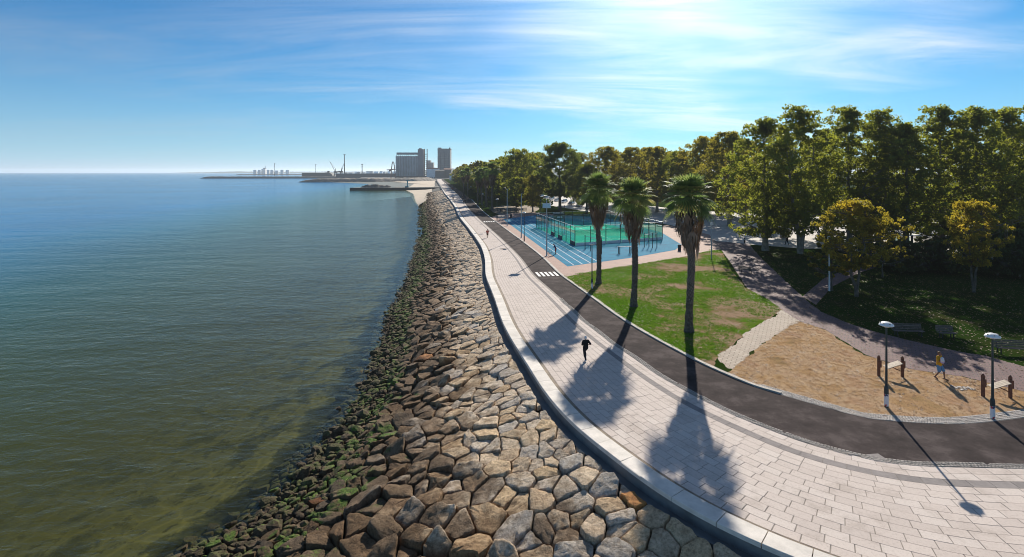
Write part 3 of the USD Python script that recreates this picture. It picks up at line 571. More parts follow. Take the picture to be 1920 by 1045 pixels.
# ------------------------------------------------------------------ boulder revetment
mt_stone = mat('boulders', {
    'g': ('geometry', {}), 'oi': ('object_info', {}), 'ad': ('math', dict(math_type='add')), 'fr': ('math', dict(math_type='fraction')),
    'tone': ('rgb_ramp', dict(ramp=[(0.0, (0.46, 0.42, 0.37)), (0.16, (0.54, 0.48, 0.40)), (0.34, (0.52, 0.41, 0.27)), (0.5, (0.55, 0.49, 0.41)), (0.62, (0.44, 0.33, 0.21)), (0.76, (0.50, 0.46, 0.41)), (0.9, (0.36, 0.35, 0.34)), (0.965, (0.42, 0.33, 0.22)), (0.985, (0.46, 0.22, 0.07)), (1.0, (0.40, 0.20, 0.07))])),
    'n': ('noise_texture', dict(scale=2.2, detail=8.0, roughness=0.72)), 'r': ('rgb_ramp', dict(ramp=[(0, (0.28, 0.24, 0.20)), (0.36, (0.62, 0.56, 0.50)), (0.5, (0.95, 0.92, 0.88)), (0.68, (1.18, 1.18, 1.18)), (1, (1.4, 1.42, 1.45))])), 'mu': ('mix', dict(mix_type='multiply', fac=1.0)),
    'big': ('noise_texture', dict(scale=0.55, detail=3.0, roughness=0.6)), 'sep': ('separate_xyz', {}),
    # tide marks: dry above, stained brown, weed, then wet and dark near the water
    'zz': ('math', dict(math_type='multiply_add', value2=2.2)), 'z1': ('map_range', dict(from_min=-3.4, from_max=-0.4, to_min=0.0, to_max=1.0, clamp=True)),
    'zo': ('math', dict(math_type='add', value2=-1.1)), 'isl': ('math', dict(math_type='multiply_add', value2=0.7, value3=-0.35)), 'zs': ('math', dict(math_type='add')),
    'tide': ('rgb_ramp', dict(ramp=[(0, (0.17, 0.13, 0.085)), (0.16, (0.25, 0.195, 0.125)), (0.28, (0.34, 0.26, 0.175)), (0.45, (0.31, 0.225, 0.145)), (0.60, (0.46, 0.35, 0.25)), (0.71, (0.82, 0.71, 0.58)), (0.79, (1.20, 1.11, 1.0)), (1, (1.34, 1.25, 1.13))])), 'mt': ('mix', dict(mix_type='multiply', fac=1.0)),
    'mz': ('rgb_ramp', dict(ramp=[(0, (0.2, 0.2, 0.2)), (0.10, (0.5, 0.5, 0.5)), (0.16, (1, 1, 1)), (0.26, (1, 1, 1)), (0.33, (0, 0, 0)), (1, (0, 0, 0))])),
    'mn': ('noise_texture', dict(scale=0.9, detail=5.0, roughness=0.7)), 'mr': ('rgb_ramp', dict(ramp=[(0, (0, 0, 0)), (0.45, (0, 0, 0)), (0.54, (1, 1, 1)), (1, (1, 1, 1))])), 'mm': ('math', dict(math_type='multiply')),
    'sn': ('separate_xyz', {}), 'upm': ('map_range', dict(from_min=0.1, from_max=0.6, to_min=0.15, to_max=1.0, clamp=True)), 'mm2': ('math', dict(math_type='multiply')),
    'mg': ('noise_texture', dict(scale=9.0, detail=4.0, roughness=0.7)), 'mc': ('rgb_ramp', dict(ramp=[(0, (0.022, 0.040, 0.005)), (0.45, (0.06, 0.11, 0.010)), (0.7, (0.15, 0.24, 0.02)), (1, (0.22, 0.29, 0.03))])), 'mo': ('mix', dict(mix_type='mix')),
    'pit': ('noise_texture', dict(scale=7.0, detail=9.0, roughness=0.78)), 'pr': ('rgb_ramp', dict(ramp=[(0, (0.25, 0.22, 0.2)), (0.38, (0.5, 0.47, 0.44)), (0.5, (0.92, 0.91, 0.9)), (0.62, (1.15, 1.15, 1.15)), (1, (1.4, 1.4, 1.4))])), 'pm': ('mix', dict(mix_type='multiply', fac=0.9)), 'b': ('bump', dict(strength=1.0, distance=0.16)), 'p': ('principled_bsdf', dict(roughness=0.88, specular_ior_level=0.25))},
    [('g.random_per_island', 'ad.value1'), ('oi.random', 'ad.value2'), ('ad.value', 'fr.value1'), ('fr.value', 'tone.fac'), ('g.position', 'n.vector'), ('n.fac', 'r.fac'), ('tone.color', 'mu.color1'), ('r.color', 'mu.color2'),
     ('g.position', 'big.vector'), ('g.position', 'sep.vector'), ('big.fac', 'zz.value1'), ('sep.z', 'zz.value3'), ('zz.value', 'zo.value1'), ('fr.value', 'isl.value1'), ('zo.value', 'zs.value1'), ('isl.value', 'zs.value2'), ('zs.value', 'z1.value'),
     ('z1.result', 'tide.fac'), ('mu.color', 'mt.color1'), ('tide.color', 'mt.color2'), ('z1.result', 'mz.fac'), ('g.position', 'mn.vector'), ('mn.fac', 'mr.fac'), ('mz.color', 'mm.value1'), ('mr.color', 'mm.value2'),
     ('g.normal', 'sn.vector'), ('sn.z', 'upm.value'), ('mm.value', 'mm2.value1'), ('upm.result', 'mm2.value2'), ('g.position', 'mg.vector'), ('mg.fac', 'mc.fac'), ('mt.color', 'mo.color1'), ('mc.color', 'mo.color2'), ('mm2.value', 'mo.fac'), ('mo.color', 'pm.color1'), ('pit.fac', 'pr.fac'), ('pr.color', 'pm.color2'), ('pm.color', 'p.base_color'),
     ('g.position', 'pit.vector'), ('pit.fac', 'b.height'), ('b.normal', 'p.normal')])
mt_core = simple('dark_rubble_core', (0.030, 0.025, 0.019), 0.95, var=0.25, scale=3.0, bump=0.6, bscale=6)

def poisson(poly_xy, rfun, n, seed):
    """variable-density dart throwing"""
    g = np.random.default_rng(seed); cell = 0.35; grid = {}; keep = []
    r = rfun(poly_xy)
    for i in range(len(poly_xy)):
        x, y = poly_xy[i]; ri = r[i]; cx_, cy_ = int(x // cell), int(y // cell); R = int(ri / cell) + 1; ok = True
        for a in range(cx_ - R, cx_ + R + 1):
            for b in range(cy_ - R, cy_ + R + 1):
                for j in grid.get((a, b), ()):
                    dx, dy = poly_xy[j][0] - x, poly_xy[j][1] - y
                    if dx * dx + dy * dy < ri * ri: ok = False; break
                if not ok: break
            if not ok: break
        if ok: grid.setdefault((cx_, cy_), []).append(i); keep.append(i)
    return np.array(keep)
# candidate points: uniform in the ruled strip between the two lines, out to where stones are a pixel across
g = np.random.default_rng(11)
cand = np.vstack([np.c_[g.uniform(-28, 26, 42000), g.uniform(9, 48, 42000)], np.c_[g.uniform(-34, 8, 46000), g.uniform(48, 140, 46000)], np.c_[g.uniform(-70, -5, 46000), g.uniform(140, 420, 46000)]])
tc = slope_t(cand)
_land = in_land(cand) | (tc > 1)
dtop = kt_top.query(cand)[0]
inl = Polygon(np.vstack([top_line, [(400, 1500), (400, 60), (100, 50)]])).buffer(0)
okc = (tc < 1.17) & ~(shapely.contains_xy(inl, cand[:, 0], cand[:, 1]) & (dtop > 1.1)) & (tc > -0.01)
cand, tc = cand[okc], tc[okc]
def spacing(p):
    t = slope_t(p); d = np.hypot(p[:, 0], p[:, 1])
    r = np.interp(t, [0, 0.3, 0.45, 0.68, 0.76, 0.84, 1.0, 1.2], [1.0, 1.05, 1.12, 1.08, 0.75, 0.42, 0.38, 0.5])
    h = meshkit.noise(np.c_[p * 1.3, 0 * t], 4)
    return r * (0.36 + 1.2 * h) * np.interp(d, [0, 120, 260, 420], [1, 1, 1.5, 2.0])
keep = poisson(cand, spacing, 0, 3)
sites, st = cand[keep], tc[keep]
vor = Voronoi(sites)
def stone(poly, t, d, seed, small):
    """one rounded, uneven boulder filling the outline"""
    g = np.random.default_rng(seed)
    n, rings = (34, 6) if d < 36 else (22, 5) if d < 60 else (11, 4) if d < 140 else (8, 3)
    if small: n, rings = min(n, 12), min(rings, 4)
    ring = np.asarray(poly.exterior.coords)[:-1]
    L = poly.exterior.length; q = np.array([poly.exterior.interpolate(L * (k + 0.5 * g.random()) / n).coords[0] for k in range(n)])
    c = np.array(poly.centroid.coords[0]); size = math.sqrt(poly.area)
    prof = {3: [(1.0, -0.28), (0.90, 0.5), (0.55, 1.0)], 4: [(1.0, -0.40), (0.99, 0.50), (0.90, 0.93), (0.5, 1.0)], 5: [(0.98, -0.5), (1.0, 0.3), (0.975, 0.76), (0.89, 0.97), (0.48, 1.0)], 6: [(0.98, -0.5), (1.0, 0.25), (0.99, 0.66), (0.945, 0.90), (0.82, 0.99), (0.42, 1.0)]}[rings]
    h = size * (g.uniform(0.13, 0.26) if t < 0.42 else g.uniform(0.17, 0.36)) + (0.05 if small else 0.08)
    tilt = g.normal(0, 0.08 if t < 0.42 else 0.17, 2)
    V = []
    for a, z in prof:
        P = c + (q - c) * a
        V.append(np.c_[P, z * h + (P - c) @ tilt])
    V.append(np.array([[c[0], c[1], h * 1.0]])); V = np.vstack(V)
    amp = size * (0.055 if t < 0.3 else 0.10)
    nz = meshkit.fbm(V * (2.2 / max(size, 0.4)) + seed % 97, 3, 9) - 0.5
    nx = meshkit.fbm(V * (2.2 / max(size, 0.4)) + 31 + seed % 89, 2, 4) - 0.5
    nf_ = meshkit.fbm(V * 5.5 + seed % 53, 2, 6) - 0.5; V[:, 2] += nz * amp * 2.4 + nf_ * 0.07; V[:, :2] += (V[:, :2] - c) * (nx * 0.20 + nf_ * 0.14)[:, None]
    V[:, 2] += slope_z_at(V[:, :2])
    F = []
    for r in range(rings - 1):
        for k in range(n):
            a0, a1 = r * n + k, r * n + (k + 1) % n; F += [[a0, a1, a0 + n], [a1, a1 + n, a0 + n]]
    L0 = (rings - 1) * n
    for k in range(n): F.append([L0 + k, L0 + (k + 1) % n, len(V) - 1])
    m = trimesh.Trimesh(V, F, process=False)
    if m.face_normals[-1, 2] < 0: m.invert()
    return m
def slope_z_at(xy): return slope_z(np.clip(slope_t(xy), -0.05, 1.25))
rv = thing('boulder_revetment', 'long sloping bank of fitted boulders running from the sea wall down to the water', 'revetment')
mg_n = 90
band_s = np.unique(np.r_[np.linspace(0, 400, 260), np.linspace(400, CS[-1], 60)])
tl = at(band_s, w_in(band_s) + COPE + GUT - 0.05); nb = bot_line[kt_bot.query(tl)[1]]
rows = np.linspace(0, 1.3, 14)
V = np.stack([tl * (1 - r) + nb * r for r in rows], 1).reshape(-1, 2); zt = np.tile(slope_z(rows) - 0.42 - 0.15 * (rows > 0.05), len(band_s))
k = len(rows); i, j = np.meshgrid(np.arange(len(band_s) - 1), np.arange(k - 1), indexing='ij'); a = (i * k + j).ravel()
core = trimesh.Trimesh(np.c_[V, zt], np.vstack([np.c_[a, a + 1, a + k + 1], np.c_[a, a + k + 1, a + k]]), process=False)
if core.face_normals[:, 2].mean() < 0: core.invert()
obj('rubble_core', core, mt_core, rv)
cells = []
for i, reg in enumerate(vor.point_region):
    v = vor.regions[reg]
    if -1 in v or len(v) < 3: continue
    p = vor.vertices[v]
    if np.ptp(p[:, 0]) > 6 or np.ptp(p[:, 1]) > 6: continue
    d = math.hypot(*sites[i]); gap = 0.025 if st[i] < 0.4 else 0.04
    P = Polygon(p)
    if st[i] < 0.25: P = P.difference(inl)
    if P.geom_type != 'Polygon' or P.area < 0.12 * (st[i] < 0.25): continue
    rr = math.sqrt(P.area) * 0.06
    P = P.buffer(-gap - rr, join_style=2)
    P = P.buffer(rr, quad_segs=3) if not P.is_empty else P
    if P.geom_type != 'Polygon' or P.area < 0.03 or (st[i] > 0.9 and P.area > 0.55): continue
    cells.append((P, st[i], d, i))
score = np.array([-shown(sites[c[3]], math.sqrt(c[0].area) , slope_z(min(c[1], 1.2))) for c in cells])
small_t = [c[1] > 0.79 for c in cells]
order = np.argsort(score); rest = []
for k, ci in enumerate(order):
    P, t, d, i = cells[ci]
    m = stone(P, t, d, 1000 + i, small_t[ci])
    if k < 297: obj('boulder', m, mt_stone, rv, smooth=24)
    else: rest.append(m)
obj('boulders', cat(rest), mt_stone, rv, smooth=38 if False else True, kind='stuff')
# loose rubble thrown over the lower slope and the water's edge
ico = trimesh.creation.icosphere(1); rub = []
g = np.random.default_rng(5)
pool = cand[(tc > 0.74) & (tc < 1.08)]
for k in range(2600):
    x, y = pool[g.integers(len(pool))]; d = math.hypot(x, y)
    if d > 130: continue
    s = g.uniform(0.10, 0.27) * (1 + (g.random() < 0.1))
    v = ico.vertices * (1 + 0.35 * (g.random((len(ico.vertices), 1)) - 0.5)) * np.array([1, g.uniform(0.6, 1), g.uniform(0.45, 0.8)]) * s
    a = g.uniform(0, 6.28); R = np.array([[math.cos(a), -math.sin(a), 0], [math.sin(a), math.cos(a), 0], [0, 0, 1]])
    rub.append((v @ R.T, x, y))
rxy = np.array([[x, y] for v, x, y in rub]); rz = slope_z_at(rxy)
V = np.vstack([v + [x, y, z + 0.12] for (v, x, y), z in zip(rub, rz)]); nv = len(ico.vertices)
F = np.vstack([ico.faces + nv * q for q in range(len(rub))])
tag(obj('shore_rubble', trimesh.Trimesh(V, F, process=False), mt_stone), 'small loose stones and weed along the water edge', kind='stuff')
print('stones', len(cells), 'tris', sum(len(m.faces) for m in rest))
# ------------------------------------------------------------------ trees
def leaf_mat(name, ramp, trans=0.62, gain=2.3):
    return mat(name, {'g': ('geometry', {}), 'oi': ('object_info', {}), 'ad': ('math', dict(math_type='multiply_add', value2=0.16, value3=-0.08)), 'sm': ('math', dict(math_type='add', use_clamp=True)), 'r': ('rgb_ramp', dict(ramp=ramp)),
        'n': ('noise_texture', dict(scale=0.28, detail=3.0)), 'na': ('math', dict(math_type='multiply_add', value2=0.9, value3=-0.45)), 'sm2': ('math', dict(math_type='add', use_clamp=True)),
        'hs': ('hsv', dict(hue=0.49, saturation=1.05, value=gain)), 'd': ('principled_bsdf', dict(roughness=0.55, specular_ior_level=0.35)), 't': ('translucent_bsdf', {}), 'm': ('mix_closure', dict(fac=trans))},
        [('oi.random', 'ad.value1'), ('ad.value', 'sm.value1'), ('g.random_per_island', 'sm.value2'), ('g.position', 'n.vector'), ('n.fac', 'na.value1'), ('na.value', 'sm2.value1'), ('sm.value', 'sm2.value2'), ('sm2.value', 'r.fac'),
         ('r.color', 'd.base_color'), ('r.color', 'hs.color'), ('hs.color', 't.color'), ('d.BSDF', 'm.closure1'), ('t.BSDF', 'm.closure2')], surface='m.closure')
mt_leaf = leaf_mat('plane_leaf_green', [(0, (0.105, 0.119, 0.017)), (0.35, (0.168, 0.182, 0.025)), (0.65, (0.266, 0.245, 0.034)), (0.88, (0.392, 0.308, 0.042)), (1, (0.504, 0.308, 0.049))])
mt_leaf_y = leaf_mat('plane_leaf_yellowing', [(0, (0.120, 0.114, 0.017)), (0.3, (0.216, 0.186, 0.024)), (0.6, (0.336, 0.252, 0.032)), (0.85, (0.456, 0.312, 0.036)), (1, (0.480, 0.252, 0.036))])
mt_leaf_d = leaf_mat('dark_tree_leaf', [(0, (0.068, 0.089, 0.016)), (0.5, (0.115, 0.135, 0.024)), (0.8, (0.176, 0.182, 0.032)), (1, (0.297, 0.230, 0.041))])
mt_leaf_o = leaf_mat('autumn_leaf', [(0, (0.15, 0.13, 0.018)), (0.3, (0.30, 0.23, 0.026)), (0.6, (0.50, 0.35, 0.032)), (0.85, (0.58, 0.36, 0.036)), (1, (0.46, 0.21, 0.035))])
mt_leaf_b = leaf_mat('shrub_leaf', [(0, (0.043, 0.058, 0.012)), (0.4, (0.088, 0.088, 0.019)), (0.75, (0.166, 0.117, 0.027)), (1, (0.254, 0.156, 0.039))], trans=0.3)
mt_bark = simple('plane_bark', (0.273, 0.227, 0.169), 0.9, var=0.25, scale=1.8, bump=0.7, bscale=9)
mt_bark_d = simple('dark_bark', (0.130, 0.104, 0.078), 0.9, var=0.25, scale=2.0, bump=0.7, bscale=9)

def leaves(centres, radii, n_per, size, g, squash=0.75):
    """small folded leaf faces gathered in clumps"""
    P, S = [], []
    for c, r in zip(centres, radii):
        n = int(n_per * g.uniform(0.7, 1.3) * (r / np.mean(radii)) ** 1.5)
        d = g.normal(0, 1, (n, 3)); d /= np.linalg.norm(d, axis=1, keepdims=True); q = d * (r * g.random((n, 1)) ** 0.45) * np.array([1, 1, squash])
        P.append(c + q); S.append(np.full(n, 1.0))
    P = np.vstack(P); n = len(P)
    a = g.normal(0, 1, (n, 3)); a[:, 2] -= 0.5; a /= np.linalg.norm(a, axis=1, keepdims=True)
    b = np.cross(a, g.normal(0, 1, (n, 3))); b /= np.linalg.norm(b, axis=1, keepdims=True)
    nn = np.cross(a, b)
    L = size * g.uniform(0.65, 1.35, (n, 1)); w = 0.42 * L
    V = np.stack([P - a * L * 0.5, P + b * w + nn * L * 0.10, P + a * L * 0.5, P - b * w + nn * L * 0.10], 1).reshape(-1, 3)
    i = np.arange(n)[:, None] * 4
    return trimesh.Trimesh(V, np.vstack([i + [0, 1, 2], i + [0, 2, 3]]), process=False)

def make_tree(H, R, hb, seed, n_clump=150, n_per=110, leaf=0.36, r_trunk=0.4, fork=1, shape='tall', lean=0.0):
    """(trunk, limbs, crown) of a tree standing at the origin"""
    g = np.random.default_rng(seed)
    # crown clumps in an uneven envelope
    C, Rd = [], []
    lob = g.uniform(0, 6.28, 4)
    while len(C) < n_clump:
        z = g.uniform(hb, H); u = (z - hb) / (H - hb); th = g.uniform(0, 2 * np.pi)
        prof = (0.55 + 0.45 * math.sin(math.pi * min(1, u * 1.05) ** 0.8)) * (1 - max(0, u - 0.66 - 0.22 * math.sin(2.5 * th + lob[3]) ** 2) ** 1.2 * 4.0) if shape == 'tall' else math.sqrt(max(0.02, 1 - (2 * min(1, u * 0.93 + 0.05) - 1) ** 2))
        env = R * prof * (1 + 0.22 * math.sin(2 * th + lob[0]) * math.sin(u * 5 + lob[1]) + 0.18 * math.sin(3 * th + lob[2] + u * 4))
        if env <= 0.25: continue
        rr = env * g.random() ** (0.5 if u < 0.8 else 0.7)
        if rr < 0.35 * env and g.random() < 0.55 and u < 0.8: continue
        p = np.array([rr * math.cos(th) + lean * z, rr * math.sin(th), z])
        C.append(p); Rd.append(g.uniform(0.45, 0.95) * R / 6.5)
    C, Rd = np.array(C), np.array(Rd)
    # trunk(s), limbs and twigs to every clump
    trunk, limbs, nodes = [], [], []
    for f in range(fork):
        a = 2.6 + math.pi * f + g.uniform(-0.3, 0.3); sp = (0.13 if fork > 1 else 0.02)
        zt = H * g.uniform(0.80, 0.9); zs = np.linspace(0, zt, 9)
        pts = np.c_[np.cos(a) * sp * zs + lean * zs + np.r_[0, g.normal(0, 0.12, 8)] * np.linspace(0, 1.5, 9), np.sin(a) * sp * zs * 0.5 + np.r_[0, g.normal(0, 0.12, 8)], zs]
        rad = r_trunk * (1.0 if fork == 1 else 0.75) * np.interp(zs / zt, [0, 0.03, 0.1, 0.5, 1], [1.45, 1.15, 1.0, 0.62, 0.12])
        trunk.append(tube(pts, rad, 9)); ps = np.array([[*np.array([np.interp(z, zs, pts[:, k]) for k in range(3)])] for z in np.linspace(hb * 0.7, zt, 26)]); nodes.append(np.c_[ps, np.interp(np.linspace(hb * 0.7, zt, 26), zs, rad) * 0.55])
    nodes = np.vstack(nodes)
    nl = 11
    for k in range(nl):
        j = np.argmax(np.linalg.norm(C[:, :2], axis=1) * g.uniform(0.4, 1.6, len(C)))
        tgt = C[j]; low = nodes[nodes[:, 2] < tgt[2] - 0.25 * np.linalg.norm(tgt[:2]) - 0.3]
        st = (low if len(low) else nodes[:3]); st = st[np.argmin(np.linalg.norm(st[:, :3] - tgt, axis=1) + g.uniform(0, 2.0, len(st)))]
        u = np.linspace(0, 1, 6)[:, None]; mid = (st[:3] + tgt) / 2 + np.array([0, 0, -0.10 * np.linalg.norm(tgt - st[:3])]) + g.normal(0, 0.25, 3)
        pts = (1 - u) ** 2 * st[:3] + 2 * u * (1 - u) * mid + u ** 2 * tgt; rr = np.linspace(max(0.06, st[3] * 0.75), 0.03, 6)
        limbs.append(tube(pts, rr, 6, cap=False)); nodes = np.vstack([nodes, np.c_[pts[1:], rr[1:] * 0.8]])
    twigs = []
    for c in C[:: max(1, len(C) // 110)]:
        low = nodes[nodes[:, 2] < c[2] + 0.2]
        if not len(low): continue
        st = low[np.argmin(np.linalg.norm(low[:, :3] - c, axis=1))]
        if np.linalg.norm(st[:3] - c) < 0.3: continue
        mid = (st[:3] + c) / 2 + g.normal(0, 0.15, 3)
        twigs.append(tube([st[:3], mid, c], [min(0.07, max(0.03, st[3] * 0.6)), 0.03, 0.012], 4, cap=False))
    crown = leaves(C, Rd, n_per, leaf, g)
    return cat(trunk), limbs, cat(twigs), crown

def plant(name, label, category, xyz, rz, spec, lm, bark, group=None):
    t = thing(name, label, category, xyz, rz, group)
    tr, lb, tw, cr = make_tree(**spec)
    obj('trunk', tr, bark, t, smooth=60)
    for l in lb: obj('limb', l, bark, t, smooth=60)
    obj('twigs', tw, bark, t, kind='stuff')
    obj('crown', cr, lm, t)
    return t
def base(px, py): p = W(px, py); return (p[0], p[1], -0.02)
GP = 'plane trees in the row behind the brick path'
tall = [plant('plane_tree', 'tall plane tree with a straight pale trunk, leftmost of the row behind the brick path', 'tree', base(1435, 470), 0.3, dict(H=23.5, R=7.2, hb=2.9, seed=21, n_clump=490, n_per=36, leaf=0.37, r_trunk=0.45), mt_leaf, mt_bark, GP),
        plant('plane_tree', 'tall plane tree with a forked V-shaped trunk beside the brick path', 'tree', base(1500, 476), 0.0, dict(H=25.2, R=7.2, hb=3.6, seed=22, n_clump=500, n_per=36, leaf=0.37, r_trunk=0.45, fork=2), mt_leaf, mt_bark, GP),
        plant('plane_tree', 'tall airy plane tree behind the round yellow tree, bright sky showing through', 'tree', base(1592, 468), 1.0, dict(H=25.5, R=7.2, hb=3.4, seed=23, n_clump=420, n_per=36, leaf=0.37, r_trunk=0.5), mt_leaf, mt_bark, GP),
        plant('plane_tree', 'tall plane tree with a dark bare trunk left of the bus shelter', 'tree', base(1698, 478), 2.0, dict(H=22.0, R=6.4, hb=4.0, seed=24, n_clump=390, n_per=36, leaf=0.37, r_trunk=0.5), mt_leaf, mt_bark_d, GP)]
more = [(1648, 466, 1, 2.2, 1.0, 'tall plane tree with the highest crown of the row, left of the bus shelter'),
        (1765, 470, 2, 0.6, 1.0, 'tall open plane tree just right of the bus shelter, its top against the sky'),
        (1828, 474, 0, 1.9, 1.07, 'tall plane tree standing above the second round yellow tree'),
        (1888, 472, 2, 3.9, 0.98, 'tall plane tree near the right end of the row'),
        (1950, 470, 1, 4.6, 0.98, 'tall plane tree cut by the right edge of the picture')]
for x, y, k, rz, sc, lab in more: dup(tall[k], base(x, y), rz, lab, GP, sc)
GB = 'trees of the second row seen through the front row'
for x, y, k, rz, sc, lab in [(1468, 446, 0, 4.0, 0.95, 'plane tree glimpsed between the two left trunks of the front row'), (1550, 442, 3, 1.2, 1.05, 'plane tree glimpsed right of the forked trunk, behind it'), (1800, 444, 3, 2.5, 1.05, 'plane tree glimpsed behind the right half of the front row'),
                             (1670, 420, 2, 5.2, 1.0, 'plane tree across the pale square behind the dark bare trunk'), (1890, 425, 1, 0.9, 1.0, 'plane tree across the pale square at the right edge')]:
    dup(tall[k], base(x, y), rz, lab, GB, sc)
GC = 'yellowing trees along the square behind the palms'
broad = [plant('broad_tree', 'yellowing broad plane tree right behind the tallest palm', 'tree', base(1322, 408), 0.0, dict(H=24.5, R=8.0, hb=4.0, seed=31, n_clump=460, n_per=36, leaf=0.46, r_trunk=0.5, shape='round'), mt_leaf_y, mt_bark, GC),
         plant('broad_tree', 'big dark rounded tree rising above the blue sports ground', 'tree', base(1050, 396), 0.4, dict(H=24.0, R=9.2, hb=5.0, seed=32, n_clump=560, n_per=44, leaf=0.46, r_trunk=0.55, shape='round'), mt_leaf_d, mt_bark_d),
         plant('broad_tree', 'wide green plane tree just left of the big dark rounded tree', 'tree', base(970, 388), 0.8, dict(H=23.0, R=9.0, hb=4.5, seed=33, n_clump=520, n_per=40, leaf=0.46, r_trunk=0.5, shape='round'), mt_leaf, mt_bark_d)]
for x, y, k, rz, sc, lab in [(1137, 398, 0, 1.0, 0.92, 'yellowing tree above the left palm of the three'), (1182, 394, 0, 2.3, 0.93, 'yellowing tree between the crowns of the left and middle palms'), (1232, 398, 0, 3.4, 0.92, 'yellowing tree behind the middle palm'),
                             (1278, 402, 2, 4.4, 0.90, 'greener tree between the middle and right palms'), (1368, 424, 0, 5.2, 0.98, 'tall yellowing tree between the right palm and the front row'), (1100, 400, 2, 2.0, 0.72, 'lower green tree beside the big dark rounded one'),
                             (1160, 384, 2, 3.0, 0.95, 'greenish tree at the back, between the crowns of the left and middle palms'), (1212, 386, 0, 0.2, 0.97, 'yellowing tree at the back, just right of the middle palm'), (1258, 390, 2, 1.2, 0.95, 'greenish tree at the back, left of the right palm'), (1345, 400, 2, 3.8, 0.98, 'greenish tree at the back, just right of the right palm'), (1085, 384, 0, 4.1, 0.9, 'yellowing tree at the back, right of the big dark rounded one'), (1010, 372, 0, 2.6, 0.98, 'yellowing tree behind the big dark rounded one, on its left'), (1400, 408, 0, 0.7, 0.95, 'yellowing tree behind the leftmost tall plane tree')]:
    dup(broad[k], base(x, y), rz, lab, GC, sc)
small = plant('small_tree', 'small pale green rounded tree left of the big dark tree', 'tree', base(968, 397), 0.0, dict(H=12.0, R=5.2, hb=2.2, seed=34, n_clump=200, n_per=60, leaf=0.36, r_trunk=0.25, shape='round'), mt_leaf, mt_bark_d)
dup(broad[0], base(999, 398), 0.5, 'small golden tree between the pale green tree and the big dark one', None, 0.52)
# the long belt of trees running away along the cycle road
far1 = plant('far_plane_tree', 'first green tree of the long belt beyond the basketball hoop', 'tree', (*at(np.array([s_at((-24, 250))]), np.array([-20.0]))[0], 0), 0.0, dict(H=21.0, R=8.5, hb=2.0, seed=41, n_clump=240, n_per=34, leaf=0.75, r_trunk=0.4, shape='round'), mt_leaf, mt_bark_d, 'trees of the long belt along the cycle road')
far2 = plant('far_plane_tree', 'first yellowing tree of the long belt beyond the basketball hoop', 'tree', (*at(np.array([s_at((-24, 262))]), np.array([-33.0]))[0], 0), 0.0, dict(H=23.0, R=8.5, hb=2.0, seed=42, n_clump=240, n_per=34, leaf=0.75, r_trunk=0.4, shape='round'), mt_leaf_y, mt_bark_d, 'trees of the long belt along the cycle road')
g = np.random.default_rng(77)
sd = s_at((-24, 262)); nb_ = 0; row_n = [0, 0]
while sd < s_at(W(829, 337)) and nb_ < 60:
    sd += 11.0 + 0.006 * (sd - 300)
    for t, hs in ((-15, 0.86), (-33, 0.98)):
        if t < -20 and nb_ % 2 and sd > 600: continue
        p = at(np.array([sd + g.uniform(-3, 3)]), np.array([t + g.uniform(-3, 3)]))[0]
        dup(far1 if g.random() < 0.6 else far2, (p[0], p[1], 0), g.uniform(0, 6), '%s tree from the near end of the long belt, in its %s row' % (ORD[row_n[t < -20]], 'second' if t < -20 else 'roadside'), 'trees of the long belt along the cycle road', hs * g.uniform(0.85, 1.08)); nb_ += 1; row_n[t < -20] += 1
# two small autumn trees and the dark shrubs at the edge of the shade
GA = 'round yellow trees in front of the plane row'
au = plant('autumn_tree', 'round yellow and orange small tree, left one of two before the plane row', 'tree', base(1606, 556), 0.0, dict(H=10.8, R=3.9, hb=3.4, seed=51, n_clump=280, n_per=42, leaf=0.22, r_trunk=0.2, shape='round', fork=2), mt_leaf_o, mt_bark_d, GA)
dup(au, base(1826, 548), 2.0, 'round yellow small tree, right one of two before the plane row', GA, (0.78, 0.78, 0.98))
lowau = plant('low_autumn_tree', 'low yellow branchy bush spreading over the side path', 'bush', base(1560, 545), 0.0, dict(H=5.6, R=2.6, hb=1.6, seed=52, n_clump=50, n_per=100, leaf=0.20, r_trunk=0.09, shape='round'), mt_leaf_o, mt_bark_d)
dup(lowau, base(1655, 520), 2.2, 'orange brown bush at the foot of the left round yellow tree, on its right', None, (1.0, 1.0, 0.95))
GS = 'dark shrubs in the shade under the plane row'
sh = plant('shrub', 'dark olive shrub right of the left round yellow tree', 'shrub', base(1690, 512), 0.0, dict(H=4.6, R=3.0, hb=0.4, seed=53, n_clump=130, n_per=60, leaf=0.24, r_trunk=0.08, shape='round'), mt_leaf_b, mt_bark_d, GS)
for x, y, rz, sc, lab in [(1560, 470, 0.8, (0.9, 0.9, 0.8), 'brownish shrub right of the forked plane trunk'), (1632, 468, 1.8, (1.2, 1.1, 1.05), 'brownish shrub at the plaza edge behind the left round yellow tree'), (1760, 470, 2.8, (1.2, 1.1, 1.0), 'brownish shrub at the plaza edge right of the bus shelter'), (1835, 472, 3.3, (1.2, 1.1, 1.1), 'brownish shrub at the plaza edge behind the right round yellow tree'), (1905, 474, 4.8, (1.2, 1.1, 1.1), 'brownish shrub at the plaza edge by the right picture edge'), (1738, 508, 1.0, (1.1, 1.0, 0.9), 'dark olive shrub below the bus shelter'), (1783, 512, 2.0, (1.1, 1.0, 1.1), 'dark olive shrub left of the right round yellow tree'), (1870, 516, 3.0, (1.2, 1.1, 1.3), 'tall brown olive shrub right of the right round yellow tree'),
                          (1912, 520, 4.0, (1.2, 1.1, 1.35), 'brown olive shrub at the right edge of the picture'), (1650, 500, 5.0, (0.9, 0.9, 0.8), 'small olive shrub behind the left round yellow tree'), (1845, 500, 0.4, (1.0, 1.0, 1.0), 'olive shrub behind the right round yellow tree')]:
    dup(sh, base(x, y), rz, lab, GS, sc)
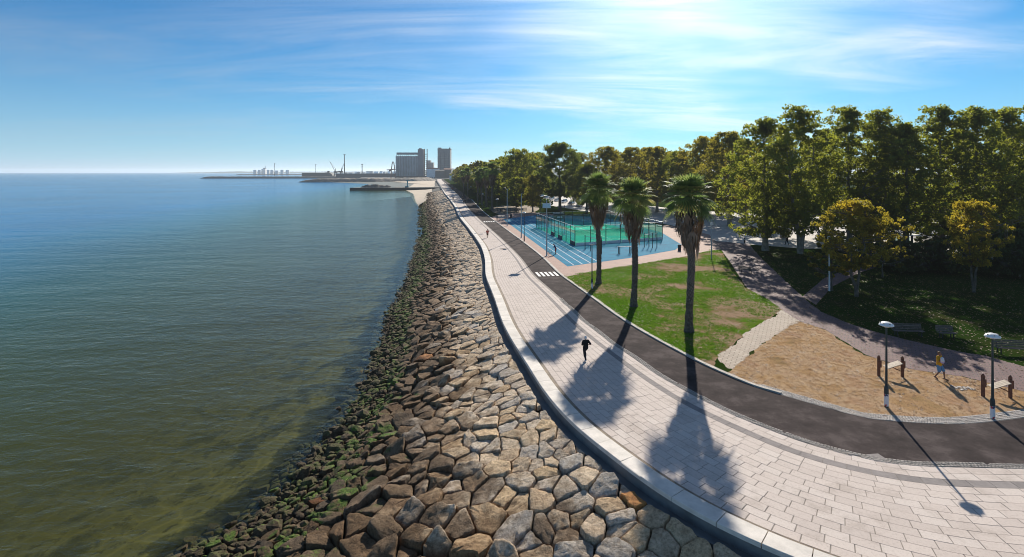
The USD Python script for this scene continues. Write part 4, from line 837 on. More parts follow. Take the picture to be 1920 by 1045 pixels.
gs = plant('green_shrub', 'bright green low hedge bush beside the parked cars', 'shrub', base(1008, 384), 0.0, dict(H=3.2, R=3.6, hb=0.2, seed=54, n_clump=55, n_per=90, leaf=0.4, r_trunk=0.08, shape='round'), leaf_mat('hedge_leaf', [(0, (0.04, 0.08, 0.012)), (1, (0.09, 0.15, 0.02))]), mt_bark_d)
dup(gs, base(1022, 388), 1.0, 'bright green low hedge bush behind the basketball hoop', None, 0.9)

# ------------------------------------------------------------------ palms
mt_frond = mat('fan_palm_frond', {'g': ('geometry', {}), 'oi': ('object_info', {}), 'r': ('rgb_ramp', dict(ramp=[(0, (0.08, 0.125, 0.03)), (0.5, (0.13, 0.185, 0.045)), (0.85, (0.21, 0.25, 0.065)), (1, (0.34, 0.28, 0.09))])), 'ad': ('math', dict(math_type='multiply_add', value2=0.35)), 'hs': ('hsv', dict(hue=0.5, saturation=1.0, value=1.7)),
    'd': ('principled_bsdf', dict(roughness=0.55, specular_ior_level=0.3)), 't': ('translucent_bsdf', {}), 'm': ('mix_closure', dict(fac=0.4))},
    [('g.random_per_island', 'ad.value1'), ('oi.random', 'ad.value3'), ('ad.value', 'r.fac'), ('r.color', 'd.base_color'), ('r.color', 'hs.color'), ('hs.color', 't.color'), ('d.BSDF', 'm.closure1'), ('t.BSDF', 'm.closure2')], surface='m.closure')
mt_dead = mat('dead_palm_frond', {'g': ('geometry', {}), 'oi': ('object_info', {}), 'r': ('rgb_ramp', dict(ramp=[(0, (0.10, 0.055, 0.03)), (0.3, (0.17, 0.115, 0.075)), (0.6, (0.24, 0.185, 0.14)), (0.85, (0.30, 0.25, 0.20)), (1, (0.22, 0.11, 0.04))])), 'ad': ('math', dict(math_type='multiply_add', value2=0.3)), 'fr': ('math', dict(math_type='fraction')),
    'd': ('principled_bsdf', dict(roughness=0.85, specular_ior_level=0.15)), 't': ('translucent_bsdf', {}), 'm': ('mix_closure', dict(fac=0.22))},
    [('g.random_per_island', 'ad.value1'), ('oi.random', 'ad.value3'), ('ad.value', 'fr.value1'), ('fr.value', 'r.fac'), ('r.color', 'd.base_color'), ('r.color', 't.color'), ('d.BSDF', 'm.closure1'), ('t.BSDF', 'm.closure2')], surface='m.closure')
mt_ptrunk = simple('palm_trunk', (0.13, 0.105, 0.08), 0.95, var=0.3, scale=5.0, bump=0.8, bscale=20)
mt_boot = simple('palm_leaf_base', (0.22, 0.19, 0.16), 0.9, var=0.25, scale=9.0, island=0.35)
def frame_to(d, up=(0, 0, 1)):
    d = np.asarray(d, float) / np.linalg.norm(d); s = np.cross(d, up); s /= np.linalg.norm(s) + 1e-9; n = np.cross(s, d); return d, s, n
def fan(p0, az, el, pet, R, g, nseg=20, droop=0.35, spread=2.1, fold=0.25):
    """a palmate frond: petiole and a fan of pleated segments with free drooping tips"""
    d = np.array([math.cos(az) * math.cos(el), math.sin(az) * math.cos(el), math.sin(el)])
    sag = np.array([0, 0, -1.0]); p1 = p0 + d * pet * 0.55 + sag * 0.02; p2 = p0 + d * pet + sag * 0.10 * pet
    dd, s, n = frame_to(p2 - p1 + sag * 0.05)
    ms = [tube([p0, p1, p2], [0.035, 0.025, 0.018], 4, cap=False)]
    V, F = [], []
    for k in range(nseg):
        a = (k + 0.5) / nseg * 2 - 1; th = a * spread; L = R * (0.72 + 0.28 * math.cos(a * 1.4)) * g.uniform(0.9, 1.08); wa = spread / nseg
        def pt(r, t, lift):
            q = p2 + dd * (r * math.cos(t)) + s * (r * math.sin(t)) + n * (lift + fold * r * abs(math.sin(t)))
            q = q + sag * droop * (r / R) ** 2.2 * R * (0.8 + 0.5 * abs(a)); return q
        m_ = 0.50 * L; i = len(V)
        V += [pt(0.03, th, 0), pt(m_, th - wa, -0.015), pt(m_, th, 0.03), pt(m_, th + wa, -0.015), pt(L * 0.86, th - wa * 0.28, -0.01), pt(L * 0.86, th + wa * 0.28, -0.01), pt(L, th, 0) + sag * R * droop * 0.25]
        F += [[i, i + 1, i + 2], [i, i + 2, i + 3], [i + 1, i + 4, i + 2], [i + 2, i + 4, i + 5], [i + 2, i + 5, i + 3], [i + 4, i + 6, i + 5]]
    ms.append(trimesh.Trimesh(np.array(V), F, process=False)); return cat(ms)
def dead(p0, az, out, drop, g):
    """a dead frond hanging against the trunk: a bent petiole and a bundle of withered strips"""
    d = np.array([math.cos(az), math.sin(az), 0]); s = np.array([-d[1], d[0], 0])
    p1 = p0 + d * out * 0.6 + np.array([0, 0, -0.12 * out]); p2 = p0 + d * out + np.array([0, 0, -0.40 * out - 0.25])
    ms = [tube([p0, p1, p2], [0.035, 0.025, 0.02], 4, cap=False)]; V, F = [], []
    for k in range(11):
        a = (k - 5) / 5 + g.normal(0, 0.1); L = drop * g.uniform(0.55, 1.1); w = g.uniform(0.025, 0.055)
        q0 = p2 + s * a * 0.05; q1 = p2 + s * a * 0.30 + d * g.normal(0.02, 0.06) + np.array([0, 0, -0.4 * L]); q2 = p2 + s * (a * 0.36 + g.normal(0, 0.07)) - d * (0.25 * out * g.random()) + np.array([0, 0, -L])
        i = len(V); e = s * w + d * g.normal(0, 0.02)
        V += [q0, q1 - e, q1 + e, q2 - e * 0.4, q2 + e * 0.4]; F += [[i, i + 1, i + 2], [i + 1, i + 3, i + 2], [i + 2, i + 3, i + 4]]
    ms.append(trimesh.Trimesh(np.array(V), F, process=False)); return cat(ms)
def make_palm(label, loc, H, seed, group, skirt_len=4.4, r0=0.36, lean=(0, 0), nf=46, nd=62):
    g = np.random.default_rng(seed); t = thing('fan_palm', label, 'palm', loc, 0.0, group)
    top = H - 2.15                                                         # the growing point
    ax = lambda z: np.array([lean[0] * (z / H) ** 2 + 0.10 * math.sin(z * 0.5 + seed), lean[1] * (z / H) ** 2 + 0.08 * math.sin(z * 0.4 + 2 * seed), z])
    zs = np.r_[0, 0.12, np.linspace(0.35, top, 60)]
    rad = r0 * np.interp(zs, [0, 0.12, 0.5, 2.5, 6, top], [1.5, 1.28, 1.05, 0.88, 0.82, 0.74])
    tr = tube([ax(z) for z in zs], rad, 14); v = tr.vertices; nz = meshkit.fbm(v * np.array([9, 9, 4.5]) + seed, 3, 3) - 0.5
    cc = np.array([ax(z) for z in v[:, 2]]); v = v + (v - cc) * (nz * 0.35 + 0.05 * np.sign(np.sin(v[:, 2] * 26)))[:, None] * np.array([1, 1, 0]); tr.vertices = v
    obj('trunk', tr, mt_ptrunk, t)
    boots = []
    for k in range(230):                                                  # old leaf bases left on the upper trunk
        z = 2.6 + (top - skirt_len - 2.2) * (k / 230.0) ** 0.8; a = k * 2.4; r = r0 * 0.84; d = np.array([math.cos(a), math.sin(a), 0]); c = ax(z) + d * r * 0.9
        boots.append(tube([c, c + d * g.uniform(0.05, 0.11) + np.array([0, 0, g.uniform(0.07, 0.14)])], [0.055, 0.02], 4))
    obj('leaf_bases', cat(boots), mt_boot, t, kind='stuff')
    for k in range(nd):
        u = k / nd; z = top - 0.35 - u * (skirt_len - 1.75) + g.normal(0, 0.08); az = k * 2.39996 + g.normal(0, 0.25)
        out = np.interp(u, [0, 0.12, 0.35, 0.7, 1.0], [1.0, 0.98, 0.78, 0.52, 0.34]) * g.uniform(0.75, 1.12)
        obj('dead_frond', dead(ax(z) + np.array([math.cos(az), math.sin(az), 0]) * r0 * 0.6, az, out, g.uniform(0.9, 1.6), g), mt_dead, t)
    for k in range(nf):
        u = k / nf; az = k * 2.39996 + g.normal(0, 0.2); el = np.interp(u, [0, 0.25, 0.6, 1], [1.45, 1.05, 0.35, -0.75]) + g.normal(0, 0.10)
        pet = np.interp(u, [0, 0.3, 1], [0.85, 1.25, 1.35]) * g.uniform(0.8, 1.12)
        obj('frond', fan(ax(top + 0.35 * (1 - u)), az, el, pet, g.uniform(1.2, 1.6), g, droop=np.interp(u, [0, 1], [0.10, 0.42])), mt_frond, t)
    return t
GPm = 'row of tall fan palms on the lawn'
p3 = make_palm('tall fan palm nearest the camera, right one of three on the lawn', base(1294, 622), 13.9, 61, GPm, 4.9, 0.34)
p2 = make_palm('fan palm in the middle of three on the lawn', base(1189, 574), 13.4, 62, GPm, 4.6, 0.33)
p1 = make_palm('fan palm left of three on the lawn, nearest the blue sports ground', base(1122, 532), 13.9, 63, GPm, 4.8, 0.32)
GPf = 'fan palms in a group beyond the bare sand patch'
for x, y, k, rz, sc, lab in [(923, 394, p1, 1.0, 1.28, 'far fan palm, right and tallest of the distant group'), (912, 389, p2, 2.0, 1.2, 'far fan palm, second from the right in the distant group'), (903, 384, p3, 3.0, 1.15, 'far fan palm in the middle of the distant group'), (896, 384, p2, 4.0, 1.08, 'far fan palm left of the middle in the distant group'),
                             (877, 371, p1, 5.0, 1.2, 'far fan palm beyond the distant group beside the road'), (869, 369, p3, 0.5, 1.1, 'farthest fan palm beside the road')]:
    dup(k, base(x, y), rz, lab, GPf, sc)
# ------------------------------------------------------------------ sports ground
mt_blue = simple('blue_court_coating', (0.03, 0.225, 0.35), 0.85, var=0.10, scale=0.5, bump=0.2, spec=0.02, col2=(0.035, 0.16, 0.25))
mt_green = simple('green_court_turf', (0.003, 0.46, 0.29), 0.95, spec=0.02, var=0.08, scale=0.8)
mt_black = simple('black_metal', (0.02, 0.022, 0.025), 0.45, 0.3, var=0.1)
mt_pole = simple('dark_green_pole', (0.03, 0.045, 0.045), 0.4, 0.2, var=0.15, scale=4)
mt_grey = simple('galvanised_steel', (0.36, 0.38, 0.40), 0.45, 0.6, var=0.1, scale=3)
mt_lamp = simple('white_lamp_shade', (0.72, 0.72, 0.70), 0.35, var=0.08, scale=5)
mt_lens = simple('lamp_glass', (0.55, 0.55, 0.52), 0.2, var=0.05)
mt_wp = simple('white_paint', (0.72, 0.72, 0.70), 0.6, var=0.06, scale=5)
mt_board = simple('dark_board', (0.05, 0.055, 0.06), 0.7, var=0.2)
mt_woodb = simple('weathered_bench_wood', (0.16, 0.12, 0.10), 0.8, var=0.22, scale=6, bump=0.4, island=0.2)
mt_woodp = simple('pale_plank', (0.48, 0.38, 0.27), 0.75, var=0.15, scale=7, bump=0.3, island=0.12)
mt_redwood = simple('red_brown_post', (0.17, 0.065, 0.035), 0.7, var=0.2, scale=6, bump=0.4)
mt_conc = simple('pale_concrete', (0.50, 0.46, 0.40), 0.85, var=0.15, scale=2.5, bump=0.4)
mt_net = simple('net_cord', (0.12, 0.13, 0.13), 0.9, var=0.1)
mt_glass = mat('court_glass', {'t': ('transparent_bsdf', dict(color=(0.72, 0.86, 0.83))), 'g': ('glossy_bsdf', dict(color=(1, 1, 1), roughness=0.03)), 'lw': ('layer_weight', dict(blend=0.5)), 'pw': ('math', dict(math_type='power', value2=4.0)), 'ma': ('math', dict(math_type='multiply_add', value2=0.7, value3=0.06, use_clamp=True)), 'd': ('diffuse_bsdf', dict(color=(0.45, 0.55, 0.53))), 'm': ('mix_closure', {}), 'm2': ('mix_closure', dict(fac=0.03))},
    [('lw.facing', 'pw.value1'), ('pw.value', 'ma.value1'), ('ma.value', 'm.fac'), ('t.BSDF', 'm.closure1'), ('g.BSDF', 'm.closure2'), ('m.closure', 'm2.closure1'), ('d.BSDF', 'm2.closure2')], surface='m2.closure')
sg = UsdGeom.Xform.Define(stage, '/World/sports_ground').GetPrim(); tag(sg, kind='structure', label='blue coated sports ground with white running lanes')
bp = [W(x, y) for x, y in [(943, 411.5), (1064, 500), (1185, 483.5), (1266, 469), (1278, 459), (1240, 436), (1125, 407), (1010, 403)]]
obj('blue_floor', sheet(Polygon([tuple(p[:2]) for p in bp]), 0.008), mt_blue, sg)
e0, e1 = W(1064, 500)[:2], W(943, 411.5)[:2]; ed = (e1 - e0) / np.linalg.norm(e1 - e0); en = np.array([-ed[1], ed[0]]); en = en if en[0] > 0 else -en
blue_poly = Polygon([tuple(p[:2]) for p in bp])
for k in range(4):
    o_ = 1.2 + 1.5 * k; a_, b_ = e0 + en * o_ - ed * 2, e1 + en * o_ + ed * 2
    q = Polygon([a_, b_, b_ + en * 0.06, a_ + en * 0.06]).intersection(blue_poly.buffer(-0.25))
    if not q.is_empty: obj('lane_line', sheet(q, 0.013), mt_wp, sg)
# the glass walled court
A, B = W(1078, 461.5)[:2], W(1005.5, 427)[:2]; C = A + np.array([19.3, 9.6]); D_ = B + C - A
pc = thing('padel_court', 'glass walled court with bright green floor on the blue sports ground', 'court', (0, 0, 0))
obj('green_floor', sheet(Polygon([A, B, D_, C]), 0.022), mt_green, pc)
def line(p, q, w=0.06): 
    d = (q - p) / np.linalg.norm(q - p); n = np.array([-d[1], d[0]]) * w / 2; return sheet(Polygon([p + n, q + n, q - n, p - n]), 0.028)
L_ = lambda u, v: A + (B - A) * u + (C - A) * v
for p, q in ((L_(.16, .02), L_(.16, .98)), (L_(.84, .02), L_(.84, .98)), (L_(.16, .5), L_(.84, .5))): obj('court_line', line(p, q), mt_wp, pc)
HW = 3.7
def wall_run(p, q, n, glass=True, h=HW, skip=()):
    for k in range(n + 1):
        c = p + (q - p) * k / n; obj('post', boxm(0.10, 0.10, h, (c[0], c[1], 0.0), math.atan2(*(q - p)[::-1])), mt_black, pc)
    d = (q - p) / np.linalg.norm(q - p); a = math.atan2(d[1], d[0])
    for z in (h - 0.06, h * 0.76): 
        c = (p + q) / 2; obj('rail', boxm(np.linalg.norm(q - p), 0.05, 0.06, (c[0], c[1], z), a), mt_black if z < h - 0.1 else mt_grey, pc)
    for k in range(n):
        c = p + (q - p) * (k + 0.5) / n; w = np.linalg.norm(q - p) / n - 0.14
        if k in skip:
            obj('kick_board', boxm(w, 0.05, 0.75, (c[0], c[1], 0.03), a), mt_board, pc)
        if glass: obj('glass_panel', boxm(w, 0.02, h - 0.85 if k not in skip else h - 1.6, (c[0], c[1], 0.03 if k not in skip else 0.80), a), mt_glass, pc)
        else: obj('glass_panel', boxm(w, 0.02, h - 0.85, (c[0], c[1], 0.03), a), mt_glass, pc)
    
wall_run(A, B, 11, True, skip=(0, 3, 5)); wall_run(A, C, 6, True); wall_run(C, D_, 10, True); wall_run(B, D_, 6, True)
for k in range(6):                                                         # pale base boards along the front wall
    c = A + (C - A) * (k + 0.5) / 6 - en * 0; d = (C - A) / np.linalg.norm(C - A); n = np.array([d[1], -d[0]]); c = c + n * 0.09
    obj('base_board', boxm(np.linalg.norm(C - A) / 6 - 0.2, 0.04, 0.55, (c[0], c[1], 0.03), math.atan2(d[1], d[0])), mt_wp, pc)
n0, n1 = L_(.5, .03), L_(.5, .97); net = []
for z in np.linspace(0.1, 0.9, 7): net.append(tube([[*n0, z], [*((n0 + n1) / 2), z * 0.94], [*n1, z]], 0.012, 4))
for u in np.linspace(0, 1, 60): p = n0 + (n1 - n0) * u; net.append(tube([[*p, 0.05], [*p, 0.88]], 0.008, 4))
obj('net', cat(net), mt_net, pc, kind='stuff')
obj('net_tape', tube([[*n0, 0.92], [*((n0 + n1) / 2), 0.86], [*n1, 0.92]], 0.04, 5), mt_wp, pc)
for p in (n0, n1): obj('net_post', tube([[*p, 0], [*p, 1.0]], 0.05, 8), mt_black, pc)
# a small dark green kiosk behind the court
kx = W(1047, 411); ki = thing('kiosk', 'small dark green kiosk with a pale panel behind the glass court', 'kiosk', (kx[0], kx[1], 0), 0.1)
obj('cabin', boxm(2.8, 2.0, 1.7, (0, 0, 0)), simple('dark_green_paint', (0.02, 0.05, 0.035), 0.5), ki)
obj('roof', boxm(3.1, 2.3, 0.14, (0, 0, 1.7)), mt_conc, ki); obj('pale_panel', boxm(1.5, 0.04, 0.5, (0.2, -1.02, 0.4)), mt_wp, ki)

# ------------------------------------------------------------------ lamps, poles
mt_stick = mat('sticker_wrap', {'g': ('texture_coordinate', {}), 'm': ('mapping', dict(scale=(9, 9, 6))), 'v': ('voronoi_texture', dict(scale=1.0, metric='chebychev')), 's': ('separate_color', {}), 'r': ('rgb_ramp', dict(interpolate=False, ramp=[(0, (0.6, 0.6, 0.62)), (0.38, (0.03, 0.04, 0.10)), (0.55, (0.62, 0.61, 0.6)), (0.75, (0.42, 0.05, 0.05)), (0.85, (0.65, 0.65, 0.65))])), 'p': ('principled_bsdf', dict(roughness=0.5))},
    [('g.object', 'm.vector'), ('m.vector', 'v.vector'), ('v.color', 's.color'), ('s.r', 'r.fac'), ('r.color', 'p.base_color')])
def lamp(loc, label, h=4.9, stickers=True, group='park lamps with round white shades', name='park_lamp'):
    t = thing(name, label, 'street lamp', loc, 0.3, group)
    obj('base', lathe([[0, 0], [0.12, 0], [0.12, 1.1], [0.105, 1.18], [0.07, 1.26], [0, 1.26]], 14), mt_pole, t, smooth=40)
    if stickers: obj('stickers', lathe([[0.123, 0.06], [0.123, 0.78]], 14), mt_stick, t, smooth=40)
    obj('pole', lathe([[0.07, 1.2], [0.062, 2.6], [0.05, h - 0.12], [0, h - 0.12]], 12), mt_pole, t, smooth=40)
    sh_ = obj('lamp_shade', lathe([[0.0, h + 0.17], [0.16, h + 0.155], [0.28, h + 0.105], [0.365, h + 0.03], [0.39, h - 0.03], [0.37, h - 0.05], [0.22, h - 0.10], [0.05, h - 0.13]], 28), mt_lamp, t, smooth=50)
    for k in range(6):
        a = k * math.pi / 3 + 0.2; b = trimesh.creation.icosphere(1, 0.05); b.vertices *= [1.2, 0.8, 0.5]; b.apply_transform(trimesh.transformations.rotation_matrix(a, [0, 0, 1])); b.apply_translation([0.30 * math.cos(a), 0.30 * math.sin(a), h + 0.105])
        obj('vent', b, mt_board, sh_)
    obj('lens', lathe([[0, h - 0.16], [0.12, h - 0.15], [0.2, h - 0.105]], 18), mt_lens, t)
    return t
b0 = lambda x, y: (*W(x, y)[:2], 0.0)
lp = lamp(b0(1662, 763), 'round-topped park lamp with stickered base, left of the two nearest the camera')
dup(lp, b0(1861, 786), 0.9, 'round-topped park lamp with stickered base, right of the two nearest the camera', None, 0.96)
lp2 = lamp(b0(1110, 542), 'dark park lamp just left of the left palm', 5.4)
lp3 = lamp(b0(983, 453), 'dark park lamp at the edge of the blue running lanes', 5.8, False)
dup(lp3, b0(932, 413), 0.4, 'dark park lamp beside the pale concrete table', None, 1.05)
dup(lp3, b0(905, 393), 0.4, 'dark park lamp standing before the distant palms', None, 1.0)
dup(lp3, b0(883, 374), 0.4, 'farthest dark park lamp before the tree belt', None, 1.1)
def flood(loc, h, label, arms, pm=mt_grey):
    t = thing('floodlight_pole', label, 'light pole', loc, 0, 'tall floodlight poles around the sports ground')
    obj('pole', lathe([[0, 0], [0.12, 0], [0.07, h], [0, h]], 10), pm, t, smooth=40); obj('base_plate', boxm(0.5, 0.5, 0.05), mt_grey, t)
    for a in arms:
        d = np.array([math.cos(a), math.sin(a), 0.35]); e = np.array([0, 0, h - 0.1]); ar = obj('bracket', tube([e, e + d * 0.7], 0.035, 6), mt_grey, t)
        hd = boxm(0.55, 0.40, 0.16, (0, 0, -0.08)); hd.apply_transform(trimesh.transformations.rotation_matrix(0.7, [0, 1, 0])); hd.apply_transform(trimesh.transformations.rotation_matrix(a, [0, 0, 1])); hd.apply_translation(e + d * 0.85); obj('floodlight', hd, mt_black, t)
    return t
flood(b0(951, 424), 9.6, 'grey floodlight pole with two lamps, left of the running lanes', (2.6, 0.5))
flood(b0(977.5, 446), 9.4, 'thick grey pole at the left edge of the running lanes', (1.2,))
pl = flood(b0(1025, 480), 9.4, 'tall grey pole carrying a pale blue rectangular panel, next to the cyclist', ())
obj('panel', boxm(1.35, 0.08, 0.72, (0, -0.12, 8.05)), simple('pale_blue_panel', (0.38, 0.60, 0.70), 0.4), pl); obj('panel_frame', cat([boxm(1.42, 0.06, 0.05, (0, -0.1, 7.99)), boxm(1.42, 0.06, 0.05, (0, -0.1, 8.78))]), mt_grey, pl)
flood(b0(1014, 421), 6.3, 'black pole behind the left end of the glass court', (1.5,), mt_black)
flood(b0(1058, 440), 6.6, 'black pole standing inside the glass court', (), mt_black)
wp = thing('light_post', 'slim white post under the left round yellow tree', 'post', b0(1555, 546)); obj('pole', lathe([[0, 0], [0.09, 0], [0.06, 6.0], [0, 6.0]], 10), mt_wp, wp); obj('lantern', lathe([[0, 6.0], [0.2, 6.05], [0.22, 6.4], [0, 6.5]], 10), mt_lens, wp)
wp = thing('light_post', 'slim grey post right of the nearest palm', 'post', b0(1334, 486)); obj('pole', lathe([[0, 0], [0.09, 0], [0.06, 5.4], [0, 5.4]], 10), mt_grey, wp); obj('lantern', lathe([[0, 5.4], [0.2, 5.45], [0.22, 5.8], [0, 5.9]], 10), mt_lens, wp)

# ------------------------------------------------------------------ benches, exercise stations, bars, bins
def bench(loc, rz, label, Lb=2.4, group='wooden benches in the shade beside the brick path', name='park_bench'):
    t = thing(name, label, 'bench', loc, rz, group)
    for k in range(4): obj('seat_slat', boxm(Lb, 0.095, 0.04, (0, -0.20 + 0.115 * k, 0.43)), mt_woodb, t)
    for k in range(4):
        s = boxm(Lb, 0.03, 0.095, (0, 0, 0)); s.apply_transform(trimesh.transformations.rotation_matrix(-0.22, [1, 0, 0])); s.apply_translation([0, 0.26 + 0.028 * k, 0.50 + 0.125 * k]); obj('back_slat', s, mt_woodb, t)
    for x in (-Lb / 2 + 0.25, Lb / 2 - 0.25):
        obj('leg', cat([boxm(0.06, 0.06, 0.43, (x, -0.18, 0)), boxm(0.06, 0.06, 0.43, (x, 0.18, 0)), boxm(0.06, 0.46, 0.05, (x, 0, 0.38))]), mt_black, t)
        obj('back_support', plank([x, 0.24, 0.38], [x, 0.39, 1.02], 0.05, 0.03, (1, 0, 0)), mt_black, t)
    return t
bench(b0(1703, 630), -0.12, 'dark wooden bench right of the nearest lamp, left of two in the shade')
bench(b0(1775, 634), -0.12, 'short dark wooden bench, right of two beside the path', 1.35)
bench(b0(1908, 664), -0.15, 'long dark wooden bench cut by the right edge of the picture', 3.0)
bench(b0(1398, 512), 2.2, 'dark bench on the left side of the brick path by the lawn', 2.0, None)
def station(loc, rz, label):
    t = thing('exercise_station', label, 'exercise bench', loc, rz, 'wooden sit-up stations on the dry grass')
    for x, h in ((-0.80, 1.32), (0.72, 1.30)):
        p = obj('post', cat([boxm(0.15, 0.13, h, (x, 0, 0)), lathe([[0, h + 0.12], [0.05, h + 0.09], [0.09, h], [0, h]], 8, (x, 0, 0))]), mt_redwood, t)
        obj('post_panel', boxm(0.24, 0.06, 0.5, (x, -0.10, 0.62)), mt_redwood, p)
    for k in range(4):
        obj('board_plank', plank([-0.35, -0.20 + 0.155 * k, 0.60], [0.62, -0.20 + 0.155 * k, 0.98], 0.14, 0.04), mt_woodp, t)
    obj('support_bar', tube([[-0.3, 0, 0.52], [0.70, 0, 0.86]], 0.03, 8), mt_grey, t); obj('brace', tube([[0.1, 0, 0.62], [0.70, 0, 0.35]], 0.03, 8), mt_redwood, t)
    return t
es = station(b0(1671, 706), -0.10, 'wooden sit-up station with red brown posts beside the left lamp')
dup(es, b0(1870, 745), -0.14, 'wooden sit-up station with red brown posts beside the right lamp')
def bars(loc, rz, label, posts, beams, h=2.6):
    t = thing('pull_up_bars', label, 'exercise bars', loc, rz, 'black exercise bars on the blue ground')
    for p in posts: obj('upright', boxm(0.11, 0.11, p[2] if len(p) > 2 else h, (p[0], p[1], 0.0)), mt_black, t)
    for a, b, z in beams: obj('bar', tube([[*a, z], [*b, z]], 0.035, 8), mt_grey, t)
    return t
bars((*W(1097, 469)[:2], 0), 0.0, 'black pull-up frame between the glass court and the left palm', [(0, 0), (0.75, -1.6), (2.2, -4.6), (2.6, -1.8)], [((0, 0), (0.75, -1.6), 2.5), ((0.75, -1.6), (2.2, -4.6), 2.5), ((0.75, -1.6), (2.6, -1.8), 2.2)], 2.7)
bars((*W(1208, 464)[:2], 0), 0.0, 'black pull-up frame right of the middle palm', [(0, 0), (1.0, 0.5), (1.3, -0.8), (2.4, 0.2)], [((0, 0), (1.0, 0.5), 2.4), ((1.0, 0.5), (2.4, 0.2), 2.6), ((1.0, 0.5), (1.3, -0.8), 2.5)], 2.8)
bars((*W(1162, 477)[:2], 0), 0.15, 'low parallel bars left of the middle palm', [(0, 0, 1.2), (2.0, 0, 1.2), (0, 0.6, 1.2), (2.0, 0.6, 1.2)], [((-0.2, 0), (2.2, 0), 1.22), ((-0.2, 0.6), (2.2, 0.6), 1.22)])
def bin_(loc, label):
    t = thing('litter_bin', label, 'litter bin', loc, 0, 'black litter bins'); obj('body', lathe([[0, 0], [0.26, 0], [0.30, 0.95], [0.27, 0.95], [0.24, 0.2], [0, 0.2]], 14), mt_black, t, smooth=40); obj('rim', lathe([[0.27, 0.93], [0.33, 0.93], [0.33, 1.03], [0.27, 1.03]], 14), mt_board, t); return t
bn = bin_(b0(1274, 470), 'black litter bin at the right tip of the blue ground'); dup(bn, b0(958, 409), 0, 'black litter bin by the far corner of the running lanes'); dup(bn, b0(939, 397), 0, 'black litter bin beside the low fence of the sand patch')
bo = thing('bollard', 'short dark bollard where the brick path meets the square', 'bollard', b0(1396, 456)); obj('post', lathe([[0, 0], [0.14, 0], [0.13, 0.95], [0.16, 1.0], [0, 1.08]], 12), mt_black, bo); obj('collar', lathe([[0.145, 0.7], [0.15, 0.8]], 12), mt_wp, bo)
ct = thing('concrete_table', 'pale concrete table with two benches beside the far lamp', 'table', b0(940, 409), 0.3)
obj('table_top', boxm(2.2, 0.9, 0.1, (0, 0, 0.7)), mt_conc, ct); obj('pedestal', boxm(0.5, 0.5, 0.7, (0, 0, 0)), mt_conc, ct)
for y in (-1.0, 1.0): obj('seat', boxm(2.0, 0.4, 0.45, (0, y, 0)), mt_conc, ct)
lf = thing('low_fence', 'dark low fence of boards around the bare sand patch', 'fence'); fp = [W(x, y)[:2] for x, y in [(918, 394), (940, 397), (965, 397.5), (988, 396)]]
for p, q in zip(fp[:-1], fp[1:]):
    n = 3
    for k in range(n): c = p + (q - p) * k / n; obj('post', boxm(0.14, 0.14, 1.2, (c[0], c[1], 0)), mt_board, lf)
    for z in (0.35, 0.75, 1.1): obj('rail', plank([*p, z], [*q, z], 0.06, 0.16), mt_board, lf)
# bus shelter glimpsed between the trunks
bs = thing('bus_shelter', 'bus shelter with pale roof and dark post glimpsed between trunks', 'bus shelter', b0(1703, 470), 0.1)
obj('roof', boxm(4.4, 1.9, 0.16, (-0.6, 0, 2.75)), mt_wp, bs)
for x in (-2.4, 1.0): obj('post', boxm(0.24, 0.24, 2.75, (x, 0.3, 0)), mt_black, bs)
obj('back_panel', boxm(3.1, 0.04, 1.9, (-0.7, 0.55, 0.4)), mt_glass, bs); obj('seat', boxm(2.2, 0.4, 0.06, (-0.9, 0.2, 0.45)), mt_grey, bs)
# patch of white stones in the dry grass
sp = thing('stone_patch', 'small patch of white paving stones in the dry grass', 'paving', b0(1806, 727))
g = np.random.default_rng(3)
for k in range(16): obj('stone', boxm(0.16, 0.14, 0.03, (-0.5 + 0.22 * (k % 5) + g.normal(0, 0.03), -0.3 + 0.19 * (k // 5) + g.normal(0, 0.03), 0.0), g.uniform(0, 0.5)), mt_sett, sp)

# ------------------------------------------------------------------ parked cars
mt_tyre = simple('tyre', (0.02, 0.02, 0.02), 0.8); mt_rim = simple('wheel_rim', (0.45, 0.45, 0.46), 0.35, 0.8); mt_win = simple('car_glass', (0.02, 0.025, 0.03), 0.08, spec=0.8); mt_hl = simple('headlight', (0.75, 0.76, 0.78), 0.12)
def loft(st):
    """closed body through stations (x, half width low, half width high, z low, z belt, z top)"""
    V, F = [], []
    for x, wl, wh, z0, z1, z2 in st:
        V += [[x, -wl * 0.92, z0], [x, -wl, z0 + 0.12], [x, -wl, z1], [x, -wh, z2], [x, wh, z2], [x, wl, z1], [x, wl, z0 + 0.12], [x, wl * 0.92, z0]]
    n = 8
    for i in range(len(st) - 1):
        for k in range(n):
            a, b = i * n + k, i * n + (k + 1) % n; F += [[a, b, a + n], [b, b + n, a + n]]
    for i0, o_ in ((0, 1), ((len(st) - 1) * n, -1)):
        for k in range(1, n - 1): F.append([i0, i0 + k + 1, i0 + k][::o_])
    m = trimesh.Trimesh(np.array(V, float), F, process=False)
    if m.volume < 0: m.invert()
    return m
